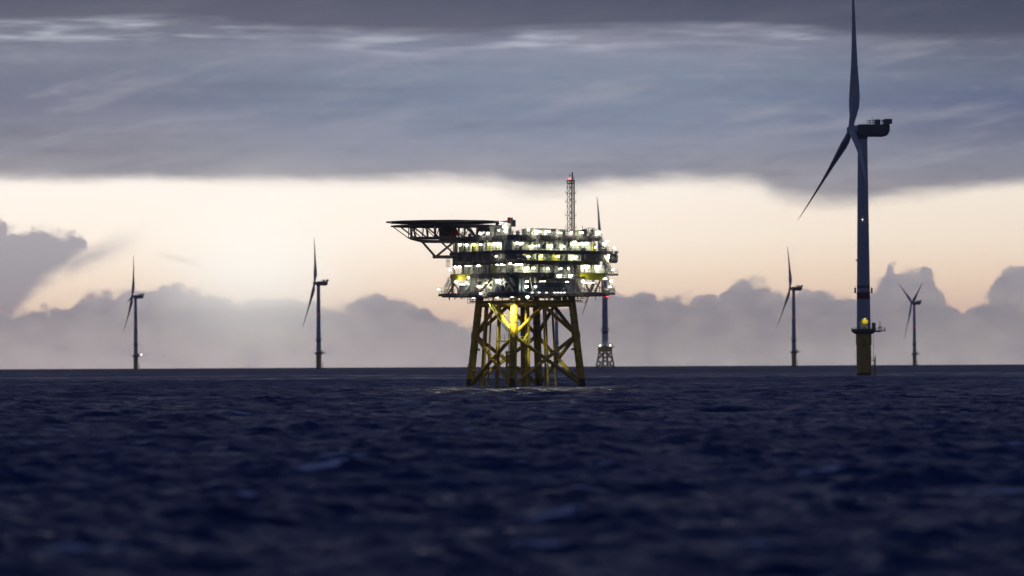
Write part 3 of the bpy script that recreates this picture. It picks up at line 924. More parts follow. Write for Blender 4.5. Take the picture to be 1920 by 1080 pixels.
def panels(face, x0, x1, z0, z1, c, step=1.55, m='white', ribs=True, name='wall_panel', th=0.12, parent=None, alt=None):
    """Stiffened wall panels along one face; x0, x1 are local u (right face) or v (left face)."""
    n = max(1, round(abs(x1 - x0) / step)); w = (x1 - x0) / n
    for i in range(n):
        a, b = x0 + w * i + 0.025 * np.sign(w), x0 + w * (i + 1) - 0.025 * np.sign(w)
        q = MB(); dz = rnd.uniform(-0.02, 0.02)
        cc = c + rnd.uniform(0, 0.03)
        def bx(a_, b_, d0, d1, za, zb):
            if face == 'R': q.box((a_, -d1, za), (b_, -d0, zb))
            else: q.box((-d1, a_, za), (-d0, b_, zb))
        bx(a, b, cc - th, cc, z0, z1 + dz)
        if ribs:
            for k in (0.25, 0.75):
                xm = a + (b - a) * k
                bx(xm - 0.06, xm + 0.06, cc, cc + 0.08, z0 + 0.05, z1 - 0.05)
        mm = m if not alt else (alt if rnd.random() < 0.3 else m)
        part(name, q, mm, parent)


def fpos(face, px, py, c):
    return pr(px, py, c) if face == 'R' else pl(px, py, c)


def out(face): return Vector((0, -1, 0)) if face == 'R' else Vector((-1, 0, 0))
def side(face): return Vector((1, 0, 0)) if face == 'R' else Vector((0, -1, 0))


def lamp(face, px, py, c, w=0.66, h=0.22, kind='lamp', name='wall_light', hood=True):
    p = fpos(face, px, py, c); o = out(face); s = side(face)
    def bx(q, s0, s1, o0, o1, z0, z1):
        a = p + s * s0 + o * o0 + Vector((0, 0, z0)); b = p + s * s1 + o * o1 + Vector((0, 0, z1))
        q.box(a, b)
    q = MB()
    bx(q, -w / 2 - 0.05, w / 2 + 0.05, 0.56, 0.92, h / 2 + 0.003, h / 2 + 0.07)
    bx(q, -0.06, 0.06, -0.05, 0.90, h / 2 + 0.073, h / 2 + 0.16)
    hd = part(name, q, 'grey')
    g = MB()
    bx(g, -w / 2, w / 2, 0.62, 0.84, -h / 2, h / 2)
    if kind == 'lamp': kind = rnd.choice(('lamp', 'lamp', 'lamp_mid', 'lamp_dim'))
    part('lamp_glass', g, kind, hd)


def flood(p, name='floodlight', kind='flood', r=0.34, m='grey'):
    p = Vector(p)
    hd = part(name, MB().tube(p + Vector((0, 0, 0.1)), p + Vector((0, 0, 0.55)), 0.07, 6).tube(p + Vector((0, 0.1, 0.0)), p + Vector((0, 0.45, 0.1)), r * 0.8, 10), m, None, 40)
    part('lamp_glass', MB().lathe([(r * 0.5, -r * 0.8), (r, -r * 0.2), (r, r * 0.3), (r * 0.5, r * 0.75)], 10, p), kind, hd, 60)


def deck(name, x0, x1, y0, y1, z0, z1, m='deck', rim=0.28, beams=2.6):
    d_ = part(name, MB().box((x0, y0, z1 - 0.18), (x1, y1, z1)), m)
    q = []
    for (a, b) in (((x0, y0, z0), (x1, y0 + rim, z1 - 0.183)), ((x0, y1 - rim, z0), (x1, y1, z1 - 0.183)),
                   ((x0, y0 + rim + 0.003, z0), (x0 + rim, y1 - rim - 0.003, z1 - 0.183)), ((x1 - rim, y0 + rim + 0.003, z0), (x1, y1 - rim - 0.003, z1 - 0.183))):
        part('edge_girder', MB().box(a, b), m, d_)
    n = int((x1 - x0) / beams)
    for i in range(1, n):
        x = x0 + (x1 - x0) * i / n
        part('floor_beam', MB().box((x - 0.12, y0 + rim + 0.01, z0 + 0.15), (x + 0.12, y1 - rim - 0.01, z1 - 0.186)), m, d_)
    n = int((y1 - y0) / 1.3)
    # stiffener brackets seen along the front edges
    for i in range(int((x1 - x0) / 1.5)):
        x = x0 + 0.7 + i * 1.5
        part('stiffener', MB().box((x - 0.05, y0 - 0.12, z0 + 0.04), (x + 0.05, y0 - 0.002, z1 - 0.2)), m, d_)
    for i in range(int((y1 - y0) / 1.5)):
        y = y0 + 0.7 + i * 1.5
        part('stiffener', MB().box((x0 - 0.12, y - 0.05, z0 + 0.04), (x0 - 0.002, y + 0.05, z1 - 0.2)), m, d_)
    return d_


# ---- decks
z0a, z0b = zz(556), zz(549.5)
z1a, z1b = zz(521), zz(513.5)
z2a, z2b = zz(497), zz(490.5)
z3a, z3b = zz(477), zz(472.0)
z4a, z4b = zz(452), zz(443.5)
D0 = deck('cellar_deck', -HU, 15.1, -HU, 15.1, z0a, z0b)
D1 = deck('main_deck', -14.6, 14.3, -14.6, 12.5, z1a, z1b)
D2 = deck('mezzanine_deck', -14.2, 12.6, -14.2, 12.0, z2a, z2b)
D3 = deck('upper_deck', -14.8, 16.6, -14.8, 12.4, z3a, z3b)
D4 = deck('roof_deck', -13.8, 13.6, -13.8, 12.0, z4a, z4b, 'dark')

# corner columns between the decks
for (x, y) in ((-13.9, -13.9), (-13.9, -4.5), (-13.9, 4.0), (-13.9, 11.6), (-5.0, -13.9), (3.6, -13.9), (11.6, -13.9), (11.6, 0), (11.6, 11.6)):
    for (a, b) in ((z1b, z2a), (z2b, z3a), (z3b, z4a)):
        part('column', MB().tube((x, y, a), (x, y, b), 0.28, 10), 'palegreen', sa=40)

# ---- upper storey (under the roof): pale plated house
zA, zB = z3b + 0.003, z4a - 0.003
panels('R', -12.6, 11.6, zA, zB, 12.6, m='white', alt='palegreen')
panels('L', -12.45, 10.8, zA, zB, 12.6, m='white', alt='palegreen')
panels('R', 11.7, 13.0, zA, zB, 11.0, m='white')
# dividing buttresses between lit bays on the left face
for px in (861.5, 872, 886.5, 899.5, 913, 943):
    v = vl(px, 13.6)
    part('buttress', MB().box((-13.6, v - 0.28, zA), (-12.75, v + 0.28, zB)), 'lime' if px in (886.5, 913) else 'grey')
part('tank_column', MB().tube((-12.9, -12.9, zA), (-12.9, -12.9, zB), 1.15, 24), 'palegreen', sa=40)
# doors and windows on the house
for f_, px, w, m in (('L', 950, 0.95, 'grey'), ('R', 1002, 0.9, 'grey'), ('R', 1090, 0.9, 'grey'), ('R', 1113, 1.2, 'lime')):
    p = fpos(f_, px, 468, 12.72); s = side(f_); o = out(f_)
    d_ = part('door', MB().box(p - s * w / 2 + o * 0.02 + Vector((0, 0, zA + 0.1 - p.z)), p + s * w / 2 + o * 0.14 + Vector((0, 0, zA + 2.15 - p.z))), m)
    part('handle', MB().box(p + s * (w / 2 - 0.2) + o * 0.143 + Vector((0, 0, zA + 1.05 - p.z)), p + s * (w / 2 - 0.1) + o * 0.2 + Vector((0, 0, zA + 1.25 - p.z))), 'dark', d_)
for px in (1020, 1041, 1063):
    p = pr(px, 462, 12.72)
    w_ = part('window', MB().box(p + Vector((-0.55, -0.14, -0.4)), p + Vector((0.55, -0.02, 0.4))), 'grey')
    part('pane', MB().box(p + Vector((-0.45, -0.16, -0.3)), p + Vector((0.45, -0.143, 0.3))), 'glass', w_)

# ---- second storey: dark louvred band on the left, lit recess on the right, dark block at the right end
zA, zB = z2b + 0.003, z3a - 0.003
nv = 19
for i in range(nv):
    a = -14.0 + i * (25.6 / nv); b = a + 25.6 / nv - 0.06
    lv = part('louvre_panel', MB().box((-14.45, a, zA), (-14.3, b, zB)), 'dark')
    for k in range(4):
        z = zA + 0.25 + k * (zB - zA - 0.3) / 4
        part('louvre_slat', MB().box((-14.53, a + 0.06, z), (-14.453, b - 0.06, z + 0.22)), 'dark', lv)
u_e = ur(979, 14.4)
for a, b in ((-14.2, (-14.2 + u_e) / 2 - 0.03), ((-14.2 + u_e) / 2 + 0.03, u_e)):
    part('louvre_panel', MB().box((a, -14.45, zA), (b, -14.3, zB)), 'dark')
panels('R', u_e + 0.1, ur(1088, 11.8), zA, zB, 11.8, step=1.1, m='palegreen', alt='lime')
panels('R', ur(1089, 14.4), ur(1133, 14.4), zA, zB, 14.4, step=1.45, m='dark')
part('duct_bend', MB().path([pr(968, 483, 15.0), pr(978, 481.5, 15.0), pr(984, 484, 15.0), pr(986, 489, 15.0), pr(986, 496, 15.0)], 0.42, 10), 'dark', sa=60)

# ---- third storey: bright lit walls behind a walkway
zA, zB = z1b + 0.003, z2a - 0.003
panels('L', -12.9, 9.8, zA, zB, 13.0, step=1.6, m='white', alt='grey')
panels('R', -12.9, ur(1084, 12.6), zA, zB, 12.6, step=1.3, m='white', alt='palegreen')
panels('R', ur(1085, 13.4), ur(1134, 13.4), zA, zB, 13.4, step=1.5, m='white')
for px in (866, 890, 905.5, 915, 926):
    v = vl(px, 13.6)
    part('buttress', MB().box((-13.7, v - 0.22, zA), (-13.1, v + 0.22, zB)), 'grey' if px != 926 else 'lime')
for px in (1010, 1037, 1078):
    u = ur(px, 13.0)
    part('buttress', MB().box((u - 0.2, -13.2, zA), (u + 0.2, -12.7, zB)), 'grey')
part('door', MB().box(pr(1008, 511, 12.72) + Vector((-0.45, -0.06, 0)), pr(1008, 501, 12.72) + Vector((0.55, 0.0, 0))), 'dark')
for x, w in ((960, 1.3), (936, 1.2)):
    p = pl(x, 508, 13.2)
    part('electrical_cabinet', MB().box(p + Vector((-0.35, -w / 2, -0.75)), p + Vector((0.1, w / 2, 0.85))), 'palegreen')
for px in (1060, 1070):
    p = pr(px, 509, 13.0)
    part('electrical_cabinet', MB().box(p + Vector((-0.55, -0.6, -0.7)), p + Vector((0.55, 0.2, 0.9))), 'white')

# yellow laydown balconies on both ends of the main deck
v0, v1 = vl(877, 15.4), vl(849, 15.4)
yb = part('balcony', MB().box((-16.0, v0, z1a - 0.5), (-14.75, v1, z1b - 0.25)).box((-16.1, v0 - 0.1, z1b - 0.25), (-14.75, v1 + 0.1, z1b + 0.003)), 'lime')
u0, u1 = ur(1085, 15.4), ur(1131, 15.4)
part('balcony', MB().box((u0 + 2.2, -15.9, z1a - 0.62), (u1 - 0.4, -14.75, z1b - 0.25)).box((u0, -16.0, z1a + 0.15), (u1, -15.9, z1b + 0.12)).box((u0, -15.9, z1b - 0.22), (u1, -14.75, z1b - 0.05)), 'lime')
rail([(-16.0, v0, z1b), (-16.0, v1, z1b), (-14.8, v1, z1b)], parent=yb)

# drop-down gallery below the main deck on the right-hand face
gz = zz(524)
part('gallery', MB().box((ur(1040, 15.6), -15.7, gz - 0.25), (ur(1076, 15.6), -14.7, gz)), 'deck')
rail([(ur(1040, 15.6), -15.6, gz), (ur(1076, 15.6), -15.6, gz)])
for px in (1045, 1052, 1060, 1068):
    u = ur(px, 15.2)
    part('battery_cabinet', MB().box((u - 0.4, -15.2, gz + 0.003), (u + 0.4, -14.75, gz + 1.6)), 'white')

# ---- cellar storey: open, with big equipment and V bracing
zA, zB = z0b + 0.003, z1a - 0.003
def eq_box(face, x0, x1, y0, y1, c, depth, m, name):
    a = fpos(face, x0, y1, c); b = fpos(face, x1, y0, c)
    if face == 'R': return part(name, MB().box((a.x, -c, max(a.z, zA)), (b.x, -c + depth, b.z)), m)
    return part(name, MB().box((-c, a.y, max(a.z, zA)), (-c + depth, b.y, b.z)), m)
shell_panels = [('L', 883, 897, 528, 550, 13.4, 'dark'), ('L', 861, 875, 530, 550, 12.0, 'grey')]
for f_, a, b, c_, d_, e_, m_ in shell_panels: eq_box(f_, a, b, c_, d_, e_, 3.0, m_, 'equipment_cabin')
panels('L', vl(947, 12.4), vl(898, 12.4), zA, zA + 3.6, 12.4, step=1.4, m='white')
panels('L', vl(944, 11.5), vl(880, 11.5), zA + 2.4, zB, 11.5, step=2.0, m='dark', ribs=False)
panels('L', 6.0, 13.5, zA, zB, 4.0, step=1.8, m='grey')
panels('R', -10.5, ur(1080, 6.0), zA, zB, 6.0, step=2.0, m='dark', ribs=False)
part('vessel', MB().tube(pr(966, 550, 14.0) , pr(966, 521, 14.0), 1.35, 24), 'green', sa=40)
part('vessel', MB().tube(pr(978, 550, 13.4) , pr(978, 521, 13.4), 0.9, 20), 'green', sa=40)
# upright pump tank with hoses, between the braces
pa = pl(938, 549, 13.6); pa.z = zA
part('pump_tank', MB().lathe([(1.0, 0), (1.0, 1.5), (0.85, 1.75), (0.3, 1.9)], 20, pa), 'purple', sa=40)
hose = [pl(932, 531, 14.2), pl(936, 533.5, 14.3), pl(941, 534.5, 14.4), pl(945, 532, 14.4), pl(948, 529, 14.4), pl(950, 528.5, 14.4)]
part('hose', MB().path(hose, 0.22, 8), 'white', sa=60)
hose = [pl(952, 529, 14.4), pl(955, 530, 14.4), pl(955, 534, 14.4), pl(952, 538, 14.4), pl(950, 543, 14.4)]
part('hose', MB().path(hose, 0.20, 8), 'white', sa=60)
part('hose', MB().path([pl(957, 535, 14.3), pl(961, 540, 14.3), pl(962, 546, 14.3)], 0.3, 8), 'white', sa=60)
part('valve_wheel', MB().lathe([(0.5, -0.15), (0.62, 0), (0.5, 0.15)], 14, pl(954, 546, 14.3)), 'red', sa=40)
# V braces
for f_, a, b, c_, r in (('L', (898, 549), (924, 521), 14.9, .24), ('L', (928, 549), (924, 521), 14.9, .2), ('L', (945, 516), (965, 540), 14.6, .5),
                        ('R', (1098, 531), (1105, 548), 14.6, .22), ('R', (1113, 531), (1106, 548), 14.6, .42), ('R', (1127, 522), (1115, 549), 15.0, .24),
                        ('R', (1114, 528), (1126, 540), 13.0, .2), ('R', (1081, 530), (1087, 549), 14.4, .25), ('R', (1130, 520), (1130, 549), 15.1, .28),
                        ('L', (846, 527), (858, 540), 13.2, .2), ('L', (858, 540), (860, 550), 13.2, .24), ('L', (852, 533), (841, 550), 14.4, .26), ('L', (880, 535), (870, 549), 14.8, .2)):
    part('diagonal_brace', MB().tube(fpos(f_, *a, c_), fpos(f_, *b, c_), r, 10), 'deck' if r > .21 else 'palegreen', sa=40)
# far side columns of the open right bay
for (x, y) in ((14.2, 12.0), (8.0, 12.0), (0.0, 12.0), (-8, 12), (-14.2, 12.0), (-14.2, 5.0), (14.2, 2.0), (14.2, -13.9), (6.6, -13.8)):
    part('column', MB().tube((x, y, z0b), (x, y, z1a), 0.32, 10), 'grey', sa=40)
# white pipe rack along the right bay
for px, c_ in ((1082, 11.0), (1090, 10.5), (1086, 10.8)):
    part('riser_pipe', MB().tube(pr(px, 549, c_), pr(px + 1.5, 522, c_), 0.2, 8), 'white', sa=40)
part('service_pipe', MB().path([pr(1078, 545, 12), pr(1084, 541, 12), pr(1095, 541, 12), pr(1102, 546, 12)], 0.26, 8), 'white', sa=50)
# light troughs
for f_, x0, x1, y, c_ in (('R', 1096, 1114, 530.5, 14.2), ('L', 862, 879, 533, 13.6), ('L', 931, 943, 530.5, 13.6)):
    a, b = fpos(f_, x0, y, c_), fpos(f_, x1, y, c_)
    h_ = part('light_trough', MB().tube(a + Vector((0, 0, .22)), b + Vector((0, 0, .22)), 0.12, 6), 'grey')
    part('lamp_glass', MB().tube(a, b, 0.11, 8), 'lamp_small', h_)
# piping runs and cable trays that clutter the fronts
for k in range(26):
    f_ = rnd.choice('RL'); st = rnd.choice(((z0b, z1a), (z1b, z2a), (z3b, z4a)))
    c_ = rnd.uniform(12.9, 13.6)
    x = rnd.uniform(-12, 9); za, zb = st[0] + 0.01, st[1] - 0.01
    p, q = ((x, -c_, za), (x, -c_, zb)) if f_ == 'R' else ((-c_, x, za), (-c_, x, zb))
    part('pipe', MB().tube(p, q, rnd.uniform(0.06, 0.14), 8), rnd.choice(('grey', 'white', 'palegreen', 'dark')), sa=40)
for (f_, za, c_, x0, x1) in (('R', z4a - 0.35, 13.0, -12, 11), ('L', z4a - 0.35, 13.0, -12, 10), ('R', z2a - 0.3, 13.1, -12, 6), ('L', z2a - 0.3, 13.5, -12, 9), ('R', z1a - 0.35, 13.4, -9, 10), ('L', z1a - 0.4, 13.2, -10, 12)):
    p, q = ((x0, -c_, za), (x1, -c_, za)) if f_ == 'R' else ((-c_, x0, za), (-c_, x1, za))
    b_ = MB().box((p[0] - (.2 if f_ == 'L' else 0), p[1] - (.2 if f_ == 'R' else 0), za - .05), (q[0] + (.2 if f_ == 'L' else 0), q[1] + (.2 if f_ == 'R' else 0), za + .06))
    part('cable_tray', b_, 'dark')

# small fittings: junction boxes, drops, ladders, stub beams, drip pipes
lv_z = [(z0b, z1a, 13.6), (z1b, z2a, 13.3), (z2b, z3a, 14.6), (z3b, z4a, 12.9), (z4a, z4b, 13.95), (z1a, z1b, 14.75)]
for i in range(120):
    f_ = rnd.choice('RRL'); za, zb, c_ = rnd.choice(lv_z); x = rnd.uniform(-12.5, 12.0); x = min(x, 9.5) if f_ == 'L' else x
    o = out(f_); s = side(f_); w_, h_, t_ = rnd.uniform(.25, .9), rnd.uniform(.3, min(1.4, zb - za - .1)), rnd.uniform(.12, .45)
    z_ = rnd.uniform(za + .02, zb - h_)
    p = Vector((x, -c_, z_)) if f_ == 'R' else Vector((-c_, x, z_))
    kind_ = rnd.random()
    if kind_ < .6:
        part('junction_box', MB().box(p - s * w_ / 2 + o * .03, p + s * w_ / 2 + o * (t_ + .03) + Vector((0, 0, h_))), rnd.choice(('grey', 'dark', 'white', 'palegreen', 'green', 'deck')))
    elif kind_ < .85:
        q = p + Vector((0, 0, 0)); q.z = za + .02
        e = q + s * rnd.uniform(-.8, .8); e.z = zb - .02
        part('conduit', MB().tube(q + o * .15, e + o * .15, rnd.uniform(.05, .13), 6), rnd.choice(('dark', 'grey', 'white', 'deck')), sa=40)
    else:
        q = MB()
        for d_ in (-.25, .25): q.tube(p + s * d_ + o * .3 + Vector((0, 0, za - z_ + .02)), p + s * d_ + o * .3 + Vector((0, 0, zb - z_ + .9)), .05, 5)
        for k in range(int((zb - za) / .4)): q.tube(p - s * .25 + o * .3 + Vector((0, 0, za - z_ + .2 + k * .4)), p + s * .25 + o * .3 + Vector((0, 0, za - z_ + .2 + k * .4)), .035, 4)
        part('ladder', q, 'grey')
for i in range(34):                                              # stubs hanging under the cellar deck
    f_ = rnd.choice('RL'); x = rnd.uniform(-14, 14); c_ = rnd.uniform(12.0, 15.0)
    p = Vector((x, -c_, z0a)) if f_ == 'R' else Vector((-c_, x, z0a))
    part('drain_stub', MB().tube(p, p - Vector((0, 0, rnd.uniform(.3, .9))), rnd.uniform(.07, .2), 7), rnd.choice(('deck', 'grey', 'palegreen')), sa=40)
for i in range(22):                                              # roof vents and cleats
    x, y = (rnd.uniform(-12.5, 12.5), rnd.uniform(-13.2, -12.95)) if i % 3 else (rnd.uniform(-13.4, -13.0), rnd.uniform(-3.5, 10))
    hh = rnd.uniform(.5, 1.5)
    part('roof_vent', MB().tube((x, y, z4b), (x, y, z4b + hh), rnd.uniform(.08, .22), 8).tube((x, y, z4b + hh), (x, y, z4b + hh + .15), .3, 8), rnd.choice(('white', 'grey', 'dark')), sa=40)

# ---- railings round the decks
rail([(-15.4, 15.3, z0b), (-15.4, -15.4, z0b), (15.4, -15.4, z0b), (15.4, 15.3, z0b)])
rail([(-14.5, -14.0, z1b), (-14.5, v0 - 0.4, z1b)]); rail([(-14.5, -14.5, z1b), (ur(1084, 14.5), -14.5, z1b)])
rail([(u_e + .2, -14.1, z2b), (ur(1088, 14.1), -14.1, z2b)], m='palegreen')
rail([(-14.7, 12.2, z3b), (-14.7, -14.7, z3b), (16.5, -14.7, z3b), (16.5, 12.2, z3b)])
rail([(-13.7, 11.9, z4b), (-13.7, -13.7, z4b), (13.5, -13.7, z4b), (13.5, 11.9, z4b)], m='dark')

# ---- end landings with stairs on the right-hand side
zs = [z0b, z1b, z3b]
for i, (zl, px) in enumerate(((z1b - 0.15, 1155), (z0b, 1150))):
    u = ur(px, 14.0)
    if i == 0:
        part('end_landing', MB().box((14.35, -15.0, zl - 0.3), (u, -11.0, zl)), 'deck')
        rail([(14.4, -14.95, zl), (u - .05, -14.95, zl), (u - .05, -11, zl)])
def stair(p, q, width, n, m='white', name='stair'):
    p, q = Vector(p), Vector(q); d = q - p
    w = Vector((0, width, 0)) if abs(d.x) > abs(d.y) else Vector((width, 0, 0))
    st = empty(name, parent=sub)
    for s in (0, 1):
        MB().box((0, -0.05, -0.16), (d.length, 0.05, 0.16), Matrix.Translation(p + w * s) @ d.to_track_quat('X', 'Z').to_matrix().to_4x4()).build('stringer', M[m], st)
        h = MB()
        for hh in (0.6, 1.1): h.tube(p + w * s + Vector((0, 0, hh)), q + w * s + Vector((0, 0, hh)), 0.05, 5)
        for i in range(5):
            b_ = p + w * s + d * (i / 4); h.tube(b_, b_ + Vector((0, 0, 1.1)), 0.045, 5)
        h.build('handrail', M[m], st)
    for i in range(n):
        c_ = p + d * ((i + .5) / n)
        MB().box(c_ + Vector((-.14, -.0, -.03)) if abs(d.x) > abs(d.y) else c_ + Vector((0, -.14, -.03)), c_ + w + (Vector((.14, 0, .03)) if abs(d.x) > abs(d.y) else Vector((0, .14, .03)))).build('step', M[m], st)
    return st
stair((17.6, -14.4, z0b + 0.2), (14.9, -14.4, z1b - 0.2), 1.1, 12)
stair((17.0, -14.2, z1b), (14.6, -14.2, z3a - 0.3), 1.0, 12)
stair((16.2, -13.2, z3b), (13.8, -13.2, z4b - 0.1), 1.0, 10)
part('end_landing', MB().box((15.103, -15.2, z0b - 0.5), (17.1, -11.0, z0b - 0.05)), 'deck')
rail([(HU, -15.1, z0b - .05), (17.0, -15.1, z0b - .05), (17.0, -11, z0b - .05)])
# stairs and lobby at the left end
stair((-14.9, 15.6, z0b + .1), (-14.9, 12.4, z1a - .2), 1.0, 11)
part('end_landing', MB().box((-15.9, 15.103, z0b - .55), (-12.0, 16.2, z0b - .05)), 'deck')
rail([(-15.8, HU, z0b - .05), (-15.8, 16.1, z0b - .05), (-12, 16.1, z0b - .05)])
# caged ladder hanging under the upper deck at the left
lz0, lz1 = zz(497), zz(478)
cg = MB()
for y in (12.6, 13.2, 13.8, 14.4):
    cg.tube((-14.6, y, lz0), (-14.6, y, lz1), 0.06, 5)
for z in (lz0, (lz0 + lz1) / 2, lz1 - .1): cg.tube((-14.6, 12.6, z), (-14.6, 14.4, z), 0.07, 5)
part('ladder_cage', cg, 'grey')

# ---- helideck cantilevered over the left corner
zh = H_CAM + (676.4 - 411.5) / F_PX * 1064.0 + 0.1
hc = Vector((0, 0, 0)); hc = PMR @ Vector(((831 - 960) / F_PX * 1078, 1078, 0)) + O_L; hc.z = zh
R8 = 13.5
hd = empty('helideck', parent=sub)
poly = [(hc.x + R8 * math.cos(PI / 12 + i * PI / 6), hc.y + R8 * math.sin(PI / 12 + i * PI / 6)) for i in range(12)]
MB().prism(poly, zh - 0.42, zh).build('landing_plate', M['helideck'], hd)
polyn = [(hc.x + (R8 + 1.3) * math.cos(PI / 12 + i * PI / 6), hc.y + (R8 + 1.3) * math.sin(PI / 12 + i * PI / 6)) for i in range(12)]
nm = MB()
for i in range(12):
    a, b = polyn[i], polyn[(i + 1) % 12]
    nm.tube((*a, zh - .12), (*b, zh - .12), 0.09, 5)
    for t in np.linspace(0, 1, 7):
        c1 = Vector(poly[i]).lerp(Vector(poly[(i + 1) % 12]), t); c2 = Vector(a).lerp(Vector(b), t)
        nm.tube((*c1, zh - .35), (*c2, zh - .12), 0.05, 4)
    for f_ in (.33, .66):
        c1a, c1b = Vector(poly[i]).lerp(Vector(a), f_), Vector(poly[(i + 1) % 12]).lerp(Vector(b), f_)
        nm.tube((*c1a, zh - .3 + .2 * f_), (*c1b, zh - .3 + .2 * f_), 0.035, 4)
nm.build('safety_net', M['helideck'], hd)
# marks of the landing circle lie flat on top
for i in range(28):
    a0, a1 = 2 * PI * i / 28, 2 * PI * (i + .62) / 28
    q = MB()
    ps = [(hc.x + r * math.cos(a), hc.y + r * math.sin(a)) for r, a in ((12.9, a0), (12.9, a1), (12.5, a1), (12.5, a0))]
    q.prism(ps, zh + .002, zh + .006); q.build('perimeter_mark', M['white'], hd)


def hpt(dx, dy, py):
    """Point under the helideck: offsets in the picture plane (m right, m away) and a pixel row for its height."""
    o = PMR @ Vector((dx, dy, 0)); return Vector((hc.x + o.x, hc.y + o.y, zz(py, 830)))


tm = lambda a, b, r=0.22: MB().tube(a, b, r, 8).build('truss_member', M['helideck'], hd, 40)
# space frame: two trusses crossing beneath the plate, lower chord about 3 m down
for dy in (-6.5, 0.0, 6.5):
    L_ = math.sqrt(max(0, (R8 - .6) ** 2 - dy * dy))
    lo_, hi_ = -L_ + 4.2, L_ - 2.2
    tm(hpt(lo_, dy, 441.5), hpt(min(hi_, 8.5), dy, 441.5), 0.2)
    n = 6
    xs = np.linspace(lo_, min(hi_, 8.5), n)
    xt = np.linspace(-L_ + .4, hi_, n + 1)
    for i in range(n):
        tm(hpt(xt[i], dy, 420), hpt(xs[i], dy, 441.5), 0.12)
        tm(hpt(xt[i + 1], dy, 420), hpt(xs[i], dy, 441.5), 0.12)
        tm(hpt(xs[i], dy, 441.5), hpt(xs[i], dy, 420), 0.08)
for dx in (-8, -2, 4):
    L_ = math.sqrt(max(0, (R8 - .6) ** 2 - dx * dx))
    tm(hpt(dx, -L_ + 1.4, 420), hpt(dx, L_ - 1.4, 420), 0.22)
    tm(hpt(dx, -6.5, 441.5), hpt(dx, 6.5, 441.5), 0.22)
    for s in (-1, 1):
        tm(hpt(dx, s * 6.5, 441.5), hpt(dx, s * (L_ - .8), 420), 0.15); tm(hpt(dx, 0, 441.5), hpt(dx, s * 6.5, 420), 0.1)
for dy in np.linspace(-12, 12, 13):
    L_ = math.sqrt(max(0, (R8 - .3) ** 2 - dy * dy))
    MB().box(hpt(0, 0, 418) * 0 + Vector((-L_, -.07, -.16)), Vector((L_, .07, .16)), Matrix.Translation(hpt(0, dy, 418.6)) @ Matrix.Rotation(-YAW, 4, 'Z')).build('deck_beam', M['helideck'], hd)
# dark foam room and water tank slung in the middle
p = hpt(-1.0, 0, 430)
MB().box((0.4, -2.5, zz(441, 830) - p.z), (4.4, 2.5, zz(421.5, 830) - p.z), Matrix.Translation(p) @ Matrix.Rotation(-YAW, 4, 'Z')).build('foam_room', M['deck'], hd)
MB().box((-1.0, -0.2, -0.55), (1.0, 0.05, 0.75), Matrix.Translation(hpt(3.1, -3.62, 434)) @ Matrix.Rotation(-YAW, 4, 'Z')).build('hose_locker', M['red'], hd)
MB().box((-6, -3, -.5), (7.5, 3, .4), Matrix.Translation(hpt(5.0, 0, 443)) @ Matrix.Rotation(-YAW, 4, 'Z')).build('walkway', M['grey'], hd)
# support struts down to the upper deck
for dy in (-3.2, 3.2):
    for a, b, r in (((-5.3, 448), (-1.9, 477.5), .3), ((-.6, 448), (3.6, 477.5), .2), ((2.6, 450), (-1.9, 477.5), .2), ((3.4, 446), (3.4, 477.5), .3), ((3.6, 477.5), (9.2, 446), .34),
                    ((-2.6, 477.5), (4.2, 477.5), .34), ((-5.6, 447.5), (8.8, 449.5), .32), ((-8.4, 441.5), (-5.3, 448), .24), ((9.2, 441), (9.2, 449.5), .26), ((9.2, 446), (12.4, 420), .24), ((9.2, 446), (6.2, 420), .2)):
        tm(hpt(a[0], dy, a[1]), hpt(b[0], dy, b[1]), r)
for x, y in ((-5.3, 448), (-1.9, 477.5), (3.4, 477.5), (9.2, 446)):
    tm(hpt(x, -3.2, y), hpt(x, 3.2, y), 0.26)
# access bridge from the helideck to the roof
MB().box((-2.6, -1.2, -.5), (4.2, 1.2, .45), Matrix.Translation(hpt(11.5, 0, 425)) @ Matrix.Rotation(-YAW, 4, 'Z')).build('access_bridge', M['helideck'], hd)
MB().box((-.5, -1.3, -.9), (.5, 1.3, .9), Matrix.Translation(hpt(13.8, -1.6, 419)) @ Matrix.Rotation(-YAW, 4, 'Z')).build('stair_head', M['red'], hd)

# ---- service deck on the jacket top: walkway, cages, stair and ladder at the front leg
zw = ZT + 0.75
wk = part('service_walkway', MB().box((-10.2, -10.4, zw - .12), (10.2, -9.0, zw)).box((-10.4, -9.0, zw - .12), (-9.0, 10.2, zw)), 'deck')
rail([(-10.3, 10.0, zw), (-10.3, -10.3, zw), (10.1, -10.3, zw)], m='yellow', parent=wk)
for (x, y) in ((-9.2, 10.9), (10.9, -9.2)):
    q = MB()
    for dx in (-.8, .8):
        for dy in (-.8, .8): q.tube((x + dx, y + dy, zw - .3), (x + dx, y + dy, zw + 1.6), .07, 5)
    for z in (zw - .3, zw + .6, zw + 1.5):
        for s in (-.8, .8): q.tube((x - .8, y + s, z), (x + .8, y + s, z), .06, 5).tube((x + s, y - .8, z), (x + s, y + .8, z), .06, 5)
    q.box((x - .8, y - .8, zw - .36), (x + .8, y + .8, zw - .3))
    part('access_cage', q, 'yellow')
# stubs, hoppers and pipework between jacket and cellar deck
for i in range(22):
    f_ = rnd.choice('RL'); x = rnd.uniform(-9.5, 9.5); c_ = rnd.uniform(8.5, 10.0)
    p, q = ((x, -c_, zw), (x + rnd.uniform(-.6, .6), -c_, z0a)) if f_ == 'R' else ((-c_, x, zw), (-c_, x + rnd.uniform(-.6, .6), z0a))
    part('hanger_pipe', MB().tube(p, q, rnd.uniform(.08, .2), 8), rnd.choice(('white', 'yellow', 'grey', 'palegreen')), sa=40)
p = pr(952, 560, 10.2)
